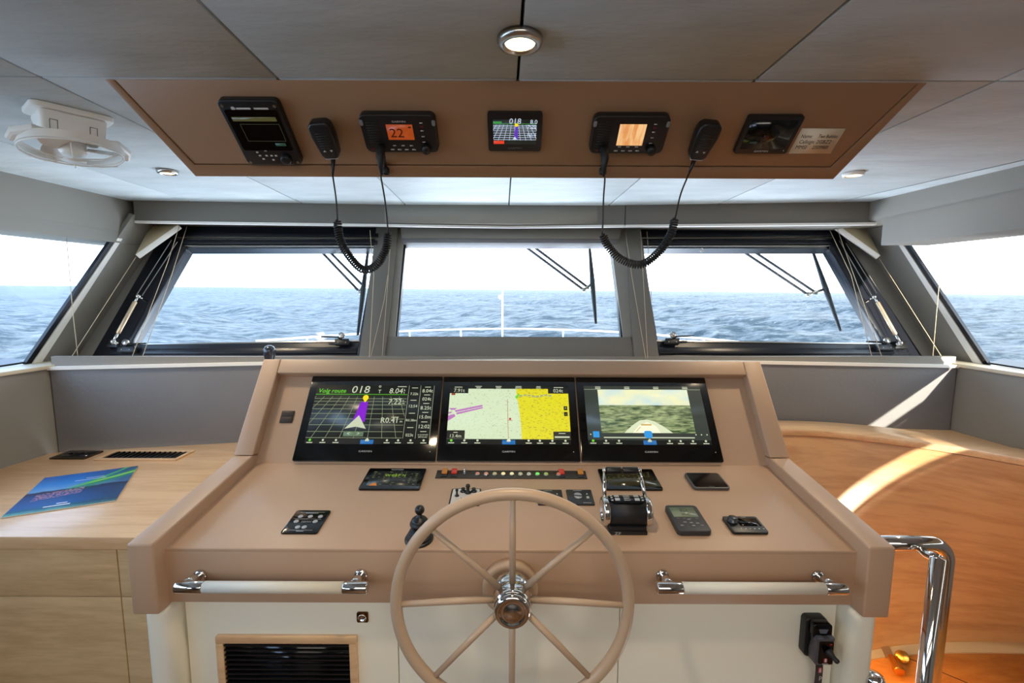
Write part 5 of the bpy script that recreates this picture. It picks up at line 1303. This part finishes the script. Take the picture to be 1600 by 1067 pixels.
mb = MB(); mb.flat([(X(0.44), Y(0.19)), (X(0.50), Y(0.22)), (X(0.56), Y(0.19)), (X(0.50), Y(0.34))], Z+0.0006, Z+0.0008); obj('boat_marker', mb, bl, d_)
mb = MB(); mb.box(X(0), X(0.25), Y(0.02), Y(0.15), Z, Z+0.0002); obj('red_button', mb, emis('screen_red', (220, 60, 30), 0.9), d_)
mb = MB(); mb.line((X(0), Y(0.84)), (X(1), Y(0.84)), 0.0010, Z, Z+0.0002); mb.box(X(0), X(0.2), Y(0.86), Y(0.93), Z, Z+0.0002); obj('green_title', mb, emis('screen_green', (60, 150, 70), 0.8), d_)
mb = MB(); mb.text('GARMIN', 0, -hh*0.41, 0.006, 0.0101, sxx=1.3); obj('maker_name', mb, mat('dim_print', (110, 110, 112), 0.6), t)
# blank display at right
t, ww, hh = dev('blank_display', 'square black display, switched off, left of the white call sign plate', 'display', OV, [(1170, 180), (1257, 180), (1228, 239), (1145, 239)], 0.006)
mb = MB(); mb.rr(0, 0, ww, hh, 0.005, 0, 0.010, 0.002); obj('bezel', mb, black, t)
mb = MB(); mb.box(-ww*0.42, ww*0.42, -hh*0.36, hh*0.40, 0.010, 0.0103); obj('display', mb, gloss, t)
mb = MB(); mb.text('GARMIN', 0, -hh*0.42, 0.006, 0.0101, sxx=1.3); mb.flat(circ(ww*0.42, -hh*0.40, 0.0012, 8), 0.010, 0.0102); obj('maker_name', mb, txt_g, t)
# call sign plate
t, ww, hh = dev('call_sign_plate', 'pale plate with three lines of dark lettering beside the switched-off display', 'sign', OV, [(1254, 201), (1322, 201), (1297, 240), (1231, 240)], 0.001)
mb = MB(); mb.box(-ww/2, ww/2, -hh/2, hh/2, 0, 0.0012); obj('plate', mb, mat('plate_beige', (228, 212, 186), 0.5), t)
mb = MB()
mb.text('Name:', -ww*0.42, hh*0.20, 0.0110, 0.0013, 'LEFT', sxx=0.8); mb.text('Two Bubbles', -ww*0.02, hh*0.20, 0.0110, 0.0013, 'LEFT', sxx=0.66)
mb.text('Callsign:', -ww*0.40, -hh*0.02, 0.0115, 0.0013, 'LEFT', sxx=0.85); mb.text('2GBZ2', 0.0, -hh*0.02, 0.0115, 0.0013, 'LEFT', sxx=0.9)
mb.text('MMSI', -ww*0.42, -hh*0.24, 0.0115, 0.0013, 'LEFT', sxx=0.9); mb.text('235099000', -ww*0.02, -hh*0.24, 0.0110, 0.0013, 'LEFT', sxx=0.66)
obj('lettering', mb, txt_k, t)

# ---- fist microphones and cords
def mic(cxpx, cypx, rot, label, cordpx1, coilpx, cordpx2, plug, lab2, dongle):
    u0, v0 = OV.uv(cxpx, cypx, 0.03)
    t = thing('handheld_microphone', label, 'microphone', M=OV.M(u0, v0, 0) @ Matrix.Rotation(R_(rot), 4, 'Z'), group=None)
    mb = MB(); mb.rr(0, 0.012, 0.020, 0.026, 0.004, 0, 0.014, 0.002); obj('bracket', mb, black, t)
    mb = MB(); mb.flat([(-0.0215, 0.032), (-0.014, 0.039), (0.014, 0.039), (0.0215, 0.032), (0.023, 0.010), (0.018, -0.030), (0.013, -0.038), (-0.013, -0.038), (-0.018, -0.030), (-0.023, 0.010)], 0.012, 0.036, 0.006, 3); obj('case', mb, black, t)
    mb = MB()
    for k in range(7): bars(mb, 0, 0.018-k*0.005, 0.024, 0.0016, 0.0358, 0.0008)
    obj('grille', mb, blackm, t)
    mb = MB(); mb.rr(0, -0.0365, 0.026, 0.0035, 0.0015, 0.014, 0.034); obj('light_rim', mb, mat('rim_grey', (170, 172, 176), 0.35), t)
    mb = MB(); mb.flat([(-0.010, -0.020), (-0.004, -0.020), (-0.007, -0.016)], 0.036, 0.0366); mb.flat([(0.004, -0.017), (0.010, -0.017), (0.007, -0.021)], 0.036, 0.0366); obj('key_marks', mb, txt_g, t)
    PY = 0.985
    pl1 = [hy(*p, PY) for p in cordpx1]; pl3 = [hy(*p, PY) for p in cordpx2]; plc = smooth([hy(*p, PY) for p in coilpx], 14)
    # start on the mic, end on the plug
    m_ = WM[t] @ V3((0, -0.038, 0.024)); pl1[0] = m_
    cd_ = thing('coiled_cord', lab2, 'cable', loc=tuple(plc[len(plc)//2]))
    mb = MB(); mb.tube([m_, m_.lerp(pl1[1], 0.55), pl1[1]], [0.0052, 0.0036, 0.0020], 12); mb.tube(smooth(pl1[1:]+[plc[0]], 6), 0.0017, 8)
    part('upper_lead', mb, black, cd_)
    # helix
    L = 0; cum = [0]
    for a, b in zip(plc, plc[1:]): L += (b-a).length; cum.append(L)
    turns = int(L/0.0048); n = turns*12; hp = []; j = 0
    for i in range(n+1):
        s_ = L*i/n
        while j < len(cum)-2 and cum[j+1] < s_: j += 1
        f = (s_-cum[j])/max(1e-9, cum[j+1]-cum[j]); c = plc[j].lerp(plc[j+1], f); tdir = (plc[j+1]-plc[j]).normalized()
        nn_ = tdir.cross(V3((0, 1, 0))).normalized(); bb_ = tdir.cross(nn_); a = 2*math.pi*i/12
        ease = min(1, i/14, (n-i)/14)
        hp.append(c+(nn_*math.cos(a)+bb_*math.sin(a))*0.0072*ease)
    mb = MB(); mb.tube(hp, 0.0019, 6); part('coil', mb, blackm, cd_)
    pg = WM[plug[0]] @ V3(plug[1]); pl3[-1] = pg+V3((0, -0.005, -0.055))
    mb = MB(); mb.tube(smooth([plc[-1]]+pl3, 6), 0.0017, 8); part('lower_lead', mb, black, cd_)
    pn = OV.n
    mb = MB(); mb.tube([pg-pn*0.004, pg+pn*0.014, pg+pn*0.020+V3((0, -0.001, -0.008)), pg+pn*0.018+V3((0, 0, -0.022)), pl3[-1]], [0.0085, 0.0085, 0.0080, 0.0058, 0.0026], 14); part('plug', mb, blackm, cd_)
    if dongle:
        e_ = hy(*dongle, 1.03); mb = MB(); mb.tube([pg+pn*0.006+V3((0.004, 0, -0.008)), e_+V3((-0.001, 0, 0.012))], 0.0032, 10); mb.lathe([(0.004, 0.010), (0.0075, 0.006), (0.0078, -0.004), (0.006, -0.006), (0.005, -0.003), (0, -0.003)], e_, (0, 0, 1), 16); part('dust_cap', mb, blackm, cd_)
mic(508, 220, 4, 'black handheld microphone hanging beside the tall receiver unit', [(517, 247), (520, 275), (525, 310), (527, 338)],
    [(527, 343), (531, 372), (544, 398), (567, 421), (589, 413), (603, 388), (606, 363)], [(605, 345), (601, 310), (595, 275), (592, 262)], (r1, (-0.042, -0.028, 0.018)), 'black coiled cord looping from the left microphone to the radio reading 22', (603, 268))
mic(1100, 222, -6, 'black handheld microphone hanging beside the blank switched-off display', [(1084, 250), (1077, 270), (1064, 302), (1057, 332)],
    [(1055, 340), (1048, 366), (1030, 393), (1002, 413), (972, 406), (951, 386), (941, 365)], [(942, 345), (943, 310), (945, 280), (946, 262)], (r2, (-0.046, -0.028, 0.018)), 'black coiled cord looping from the right microphone to the pale orange radio', (942, 268))

# ================================================================== CEILING FITTINGS
def downlight(px, py, R0, label, wh=False):
    c = hz(px, py, CZ-0.006)
    t = thing('ceiling_spotlight', label, 'ceiling light', loc=(c.x, c.y, ZC+CZ))
    mb = MB(); mb.lathe([(R0, 0.0), (R0, -0.006), (R0*0.93, -0.011), (R0*0.72, -0.012), (R0*0.70, -0.008)], (0, 0, 0), (0, 0, 1), 40); obj('trim_ring', mb, steel if not wh else white_pl, t)
    mb = MB(); mb.lathe([(R0*0.70, -0.0075), (R0*0.5, -0.0105), (0, -0.0115)], (0, 0, 0), (0, 0, 1), 36); obj('lens', mb, emis('warm_lens', (255, 220, 158), 5.0) if 'warm_lens' not in MT else MT['warm_lens'], t)
    l = bpy.data.lights.new('spot_lamp', 'SPOT'); l.energy = 9.0; l.color = (1.0, 0.80, 0.55); l.spot_size = R_(112); l.spot_blend = 0.8; l.shadow_soft_size = 0.03
    o = bpy.data.objects.new('spot_lamp', l); COL.objects.link(o); o.location = (c.x, c.y, ZC+CZ-0.03)
downlight(812.5, 66, 0.0345, 'round lit ceiling spotlight on the centre seam, above the overhead console')
downlight(262, 269, 0.031, 'round lit ceiling spotlight left of the overhead console, beside the fan')
downlight(1333, 272.5, 0.031, 'round lit ceiling spotlight right of the overhead console', True)
# fan
f0 = hz(44, 152, CZ); f1 = hz(180, 184, CZ)
ax = (f1-f0); ax.z = 0; Lf = ax.length; ax.normalize(); ay = V3((0, 0, 1)).cross(ax)   # ay points forward-left
mid = (f0+f1)/2
Mf = Matrix.Identity(4)
for i in range(3): Mf[i][0] = ax[i]; Mf[i][1] = ay[i]; Mf[i][2] = (0, 0, 1)[i]; Mf[i][3] = (mid+ay*0.045)[i]
Mf[2][3] = ZC+CZ
t = thing('ceiling_fan', 'white swivelling cabin fan with round guard mounted on the left ceiling', 'fan', M=Mf)
mb = MB(); mb.rr(0, 0, Lf, 0.10, 0.018, -0.012, -0.0005, 0.003, 2); obj('mounting_plate', mb, white_pl, t)
mb = MB()
p8 = [(-0.050, -0.035, -0.062), (0.050, -0.035, -0.062), (0.050, 0.03, -0.062), (-0.050, 0.03, -0.062), (-Lf/2+0.012, -0.046, -0.012), (Lf/2-0.012, -0.046, -0.012), (Lf/2-0.012, 0.046, -0.012), (-Lf/2+0.012, 0.046, -0.012)]
mb.hexa(p8); mb._bev(list(mb.bm.faces), 0.008, 3); obj('body', mb, white_pl, t)
def onf(z, d): return -0.046+(-0.035+0.046)*(z+0.012)/(-0.05)-d
mb = MB()
for x in (-0.034, 0.030):
    for a, b in (((x-0.006, -0.032), (x+0.006, -0.032)), ((x+0.006, -0.032), (x+0.006, -0.052)), ((x+0.006, -0.052), (x-0.006, -0.052)), ((x-0.006, -0.052), (x-0.006, -0.032))):
        mb.tube([(a[0], onf(a[1], 0.0006), a[1]), (b[0], onf(b[1], 0.0006), b[1])], 0.0006, 6)
for k in range(4): mb.tube([(-0.014+k*0.008, onf(-0.047, 0.0006), -0.047), (-0.014+k*0.008, onf(-0.053, 0.0006), -0.053)], 0.0007, 6)
obj('switch_outlines', mb, mat('fan_grey', (120, 118, 112), 0.6), t)
RF = 0.089; cz = -0.072; cy0 = 0.0
mb = MB()
# half hoop arms holding the guard
mb.tube([(-RF-0.006, cy0, cz-0.004), (-RF-0.002, cy0-0.02, cz+0.006), (-RF*0.75, cy0-0.05, cz+0.012), (-0.045, cy0-0.04, cz+0.012)], [0.008, 0.009, 0.009, 0.006], 10)
mb.tube([(RF+0.006, cy0, cz-0.004), (RF+0.002, cy0-0.02, cz+0.006), (RF*0.75, cy0-0.05, cz+0.012), (0.045, cy0-0.04, cz+0.012)], [0.008, 0.009, 0.009, 0.006], 10)
obj('swivel_yoke', mb, white_pl, t)
TR = Matrix.Translation((0, cy0, cz)) @ Matrix.Rotation(R_(-6), 4, 'X')
def tp_(p): return TR @ V3(p)
mb = MB(); N = 64
for k in range(N):
    a0, a1 = 2*math.pi*k/N, 2*math.pi*(k+1)/N
    def pp_(a, r, z): return tp_((r*math.cos(a), r*math.sin(a), z))
    mb.hexa([pp_(a0, RF-0.005, -0.011), pp_(a0, RF, -0.011), pp_(a1, RF, -0.011), pp_(a1, RF-0.005, -0.011), pp_(a0, RF-0.003, 0.004), pp_(a0, RF+0.002, 0.004), pp_(a1, RF+0.002, 0.004), pp_(a1, RF-0.003, 0.004)])
mb.clean()
obj('guard_ring', mb, white_pl, t)
mb = MB(); mb.tube([tp_((RF*0.98*math.cos(2*math.pi*k/48), RF*0.98*math.sin(2*math.pi*k/48), -0.014)) for k in range(48)], 0.0018, 8, True)
for k in range(6):
    a = 2*math.pi*k/6+0.3; mb.tube([tp_((0.02*math.cos(a), 0.02*math.sin(a), -0.030)), tp_((RF*0.6*math.cos(a), RF*0.6*math.sin(a), -0.030)), tp_((RF*0.97*math.cos(a), RF*0.97*math.sin(a), -0.019))], 0.0013, 6)
mb.lathe([(0.021, -0.001), (0.021, 0.002), (0, 0.003)], tp_((0, 0, -0.031)), (0, 0, 1), 20)
obj('wire_guard', mb, clear_pl if False else white_pl, t)
mb = MB(); mb.lathe([(0.024, 0.010), (0.024, -0.012), (0.018, -0.020), (0, -0.022)], tp_((0, 0, 0)), (0, 0, 1), 24); obj('motor_hub', mb, white_pl, t)
for k in range(3):
    a = 2*math.pi*k/3+1.9; mb = MB(); n_ = 6
    for j in range(n_):
        r0 = 0.020+0.062*j/n_; r1 = 0.020+0.062*(j+1)/n_
        def bp_(r, w_): 
            ww_ = 0.022*math.sin(math.pi*min(1, (r-0.008)/0.085))**0.5*w_; tilt = 0.5
            return tp_((r*math.cos(a)-ww_*math.sin(a), r*math.sin(a)+ww_*math.cos(a), -0.004+ww_*tilt))
        up = V3((0, 0, 0.0015))
        mb.hexa([bp_(r0, -1), bp_(r1, -1), bp_(r1, 1), bp_(r0, 1), bp_(r0, -1)+up, bp_(r1, -1)+up, bp_(r1, 1)+up, bp_(r0, 1)+up])
    mb.clean(); obj('blade', mb, white_pl, t)

# ================================================================== WINDOW HARDWARE, BLINDS, CORDS
def gas_strut(P, top, bot, label, s):
    a, b = on(P, *top, 0.05), on(P, *bot, 0.05)
    t = thing('window_strut', label, 'window stay', loc=tuple(b))
    mb = MB(); mb.cyl(a.lerp(b, 0.12), a.lerp(b, 0.82), 0.0085, 16, 0.002); part('cylinder', mb, mat('champagne_metal', (214, 190, 158), 0.3, 0.7) if 'champagne_metal' not in MT else MT['champagne_metal'], t)
    mb = MB(); mb.ball(a, 0.010, 12); mb.tube([a, a.lerp(b, 0.14)], 0.005, 10); mb.tube([a.lerp(b, 0.80), b], 0.0065, 10); mb.ball(b, 0.011, 12); mb.ball(b+V3((0.012*s, 0, -0.006)), 0.008, 10)
    mb.tube([b, b+(-P[1])*0.05], 0.005, 8); mb.tube([a, a+(-P[1])*0.05], 0.005, 8); part('ball_joints', mb, chrome, t)
    mb = MB(); o = on(P, bot[0]-s*2, bot[1]+3, 0.02); mb.prism([on(P, bot[0]-12, bot[1]+8, 0.03), on(P, bot[0]+12, bot[1]+8, 0.03), on(P, bot[0]+10, bot[1]-4, 0.03), on(P, bot[0]-6, bot[1]-4, 0.03)], -P[1]*0.03, 0.002); part('foot_bracket', mb, black, t)
gas_strut(PL, (216, 463), (177, 534), 'champagne metal stay at the lower left of the left front window', 1)
gas_strut(PR, (1366, 464), (1407, 536), 'champagne metal stay at the lower right of the right front window', -1)
def latch(P, x, y, s, label, w_=11):
    """bracket centre pixel, lever going to side s"""
    c = on(P, x, y, 0.02)
    t = thing('window_latch', label, 'latch', loc=tuple(c))
    mb = MB(); slab(mb, P, [(x-w_, y-4), (x+w_, y-4), (x+w_, y+5), (x-w_, y+5)], 0.022, 0.036, 0.002); part('bracket', mb, black, t)
    mb = MB(); a = on(P, x, y-6, 0.04); b = on(P, x+s*32, y-7.5, 0.04); mb.tube([a, a.lerp(b, 0.15), a.lerp(b, 0.2), b], [0.007, 0.007, 0.0042, 0.0036], 10); part('lever', mb, black, t)
    mb = MB(); mb.lathe([(0.012, -0.006), (0.0135, -0.003), (0.0135, 0.003), (0.012, 0.006)], on(P, x, y-9, 0.044), P[1], 20); mb.ball(on(P, x-6, y+2, 0.036), 0.0030, 8); mb.ball(on(P, x+6, y+2, 0.036), 0.0030, 8); part('lock_knob', mb, steel, t)
latch(PL, 534, 533, -1, 'black latch with steel knob at the lower right of the left front window')
latch(PL, 196, 544, 1, 'black latch with steel knob beside the left window stay', 14)
latch(PR, 1051, 532, 1, 'black latch with steel knob at the lower left of the right front window')
latch(PR, 1386, 541, -1, 'black latch with steel knob beside the right window stay', 14)
mb = MB(); c = on(PR, 1096.5, 390.5, 0.02); mb.tube([c+P_r for P_r in [V3((0.008*math.cos(a), 0, 0.008*math.sin(a))) for a in [2*math.pi*k/16 for k in range(16)]]], 0.0016, 8, True)
obj('ring_pull', mb, steel, w3, False)
# track rods in the black side jambs
for wn, P, l1, l2 in ((w2, PL, ((268, 375), (214, 460)), ((277, 378), (222, 462))), (w3, PR, ((1311, 375), (1362, 462)), ((1322, 380), (1370, 458)))):
    mb = MB()
    for (a, b) in (l1, l2): mb.tube([on(P, *a, 0.012), on(P, *b, 0.012)], 0.0022, 8)
    obj('slide_rods', mb, steel, wn, False)
# folded blind brackets in the corners
def corner_blind(P, SXf, n_, rail, tri, label, s):
    a = on(P, *rail[0], 0.07); bx = SXf(0.12); b = hx(rail[1][0], rail[1][1], bx-s*0.06); c = on(P, *tri, 0.05)
    t = thing('blind_cassette', label, 'blind', loc=tuple((a+b)/2))
    d = (b-a).normalized(); up = V3((0, 0, 1)); side_ = d.cross(up).normalized(); w_ = up-d*d.dot(up); w_.normalize()
    mb = MB(); r = 0.011
    q = [a+w_*r-side_*r, a+w_*r+side_*r, a-w_*r+side_*r, a-w_*r-side_*r]
    mb.prism(q, b-a, 0.002); part('head_rail', mb, sill_m, t)
    mb = MB()
    mb.prism([a+w_*r, c, b+w_*r], (side_ if side_.y > 0 else -side_)*0.02, 0.001); part('folded_fabric', mb, beige_f, t)
corner_blind(PL, SXL, nL, ((281, 354), (215, 401)), (236, 350), 'folded beige blind with white rail in the upper left window corner', -1)
corner_blind(PR, SXR, nR, ((1306, 355), (1372, 402)), (1350, 350), 'folded beige blind with white rail in the upper right window corner', 1)
win4 = bpy.data.objects['window_4']; win5 = bpy.data.objects['window_5']
def cord(pts, label, own, r=0.0013):
    mb = MB(); mb.tube(pts, r, 6); obj('blind_cord', mb, rope, own, False)
def cp(P, l, off=0.085): return [on(P, x, y, off) for x, y in l]
cord(cp(PL, [(280, 354), (262, 410), (205, 561)]), '', w2)
cord(cp(PL, [(292, 354), (268, 430), (221, 562)], 0.07), '', w2)
cord([on(PL, 212, 402, 0.10), hz(109, 562, -0.285)], '', w2)
cord(cp(PL, [(578, 360), (584, 430), (577, 558)], 0.085), '', w2)
cord(cp(PC, [(606, 430), (600, 470), (579, 559)], 0.045), '', win)
cord(cp(PC, [(611, 362), (606, 440), (597, 558)], 0.040), '', win)
cord(cp(PC, [(977, 362), (987, 430), (1009, 560)], 0.045), '', win)
cord(cp(PC, [(1001, 362), (1006, 450), (1012, 560)], 0.045), '', win)
cord(cp(PR, [(1011, 362), (1017, 450), (1018, 470)], 0.06), '', w3)
cord(cp(PR, [(1294, 354), (1330, 430), (1363, 560)], 0.07), '', w3)
cord(cp(PR, [(1307, 354), (1345, 460), (1379, 561)]), '', w3)
cord([on(PR, 1374, 404, 0.10), hz(1473, 560, -0.285)], '', w3)
def sidecord(px, label, SXf, s):
    cord([hx(x, y, SXf(0.0)-s*0.05) for x, y in px], label, win4 if s < 0 else win5)
sidecord([(104, 372), (113, 480), (122, 560)], 'thin beige cord hanging before the left side window', SXL, -1)
sidecord([(1474, 374), (1465, 470), (1457, 562)], 'thin beige cord hanging before the right side window', SXR, 1)

# ================================================================== OUTSIDE: WIPERS, BOW RAIL, JACKSTAFF
grey_w = mat('wiper_grey', (92, 96, 104), 0.5)
def wiper(P, a1, a2, blade, label, off=-0.09):
    t = thing('windscreen_wiper', label, 'wiper', loc=tuple(on(P, *a1[1], off)))
    for a in (a1, a2):
        p, q = on(P, *a[0], off), on(P, *a[1], off); p = p+(p-q)*0.35
        mb = MB(); mb.tube([p, q], 0.0065, 8); part('arm', mb, grey_w, t)
    A, B = on(P, *blade[0], off+0.02), on(P, *blade[1], off+0.02)
    if blade[2]: A = A+(A-B)*0.12
    M_ = A.lerp(B, 0.5)
    mb = MB(); mb.tube([A, M_, B], [0.006, 0.013, 0.006], 8); part('blade', mb, mat('blade_dark', (52, 58, 66), 0.5) if 'blade_dark' not in MT else MT['blade_dark'], t)
    mb = MB(); e_ = on(P, *a1[1], off); mb.tube([on(P, *a2[1], off), e_, M_], 0.007, 8); mb.ball(e_, 0.012, 10); part('joint', mb, steel, t)
wiper(PL, ((499, 390), (562, 456)), ((512, 390), (567, 446)), ((575, 392), (559, 524), False), 'windscreen wiper outside the left front window')
wiper(PC, ((815, 381), (912, 453)), ((828, 381), (920, 450)), ((921, 383), (931, 506), False), 'windscreen wiper outside the centre window')
wiper(PR, ((1155, 389), (1262, 460)), ((1172, 389), (1276, 458)), ((1269, 390), (1313, 517), False), 'windscreen wiper outside the right front window')
# slim boat-side pole seen against the pillars
rail_m = mat('white_rail', (235, 238, 240), 0.25)
RZ = -0.6
rp = [hz(x, y, RZ) for x, y in ((400, 533), (480, 527), (560, 521.5), (640, 517), (720, 514.5), (800, 513.5), (880, 515), (970, 519), (1010, 522), (1100, 529), (1160, 535))]
t = thing('bow_rail', 'white curved bow rail beyond the centre window', 'railing', loc=(0, rp[5].y, ZC-1.5))
mb = MB(); mb.tube(smooth(rp, 6), 0.013, 10); part('top_rail', mb, rail_m, t)
for k in (1, 3, 4, 6, 7, 9):
    mb = MB(); p = rp[k]; mb.tube([p, V3((p.x, p.y, ZC-1.5))], 0.011, 8); part('stanchion', mb, rail_m, t)
jp = hz(785, 515, RZ)
t = thing('jackstaff', 'white jackstaff with small lamp rising from the bow rail', 'mast', loc=(jp.x, jp.y, ZC-1.5))
tpz = hy(784, 452, jp.y).z; lz = hy(784, 464, jp.y)
mb = MB(); mb.tube([(jp.x, jp.y, ZC-1.5), (jp.x, jp.y, tpz)], 0.012, 10); part('pole', mb, rail_m, t)
mb = MB(); mb.lathe([(0.02, -0.03), (0.03, -0.02), (0.03, 0.02), (0.02, 0.03)], (jp.x-0.03, jp.y, lz.z), (0, 0, 1), 14); part('bow_lamp', mb, rail_m, t)
mb = MB()
mb.prism([V3((-1.9, 2.4, ZC-1.5)), V3((1.9, 2.4, ZC-1.5)), V3((2.9, 5.2, ZC-1.5)), V3((2.0, 6.6, ZC-1.5)), V3((0, 7.4, ZC-1.5)), V3((-2.0, 6.6, ZC-1.5)), V3((-2.9, 5.2, ZC-1.5))], V3((0, 0, -0.08)))
struct('foredeck', mb, mat('deck_white', (226, 228, 228), 0.6))

# ------------------------------------------------------------------ groups of like things
GR = {'chart_plotter': 'chart plotters side by side on the console', 'instrument_display': 'small displays let into the desk top', 'grab_handle': 'grab handles on the console front',
      'vhf_radio': 'radios on the overhead console', 'handheld_microphone': 'microphones on the overhead console', 'coiled_cord': 'microphone cords', 'rocker_panel': 'rocker panels on the desk top',
      'ceiling_spotlight': 'ceiling spotlights', 'window_strut': 'window stays', 'window_latch': 'window latches', 'blind_cassette': 'folded corner blinds', 'windscreen_wiper': 'windscreen wipers'}
for o in scene.objects:
    if o.parent is None and 'label' in o and o.name.split('.')[0] in GR: o['group'] = GR[o.name.split('.')[0]]
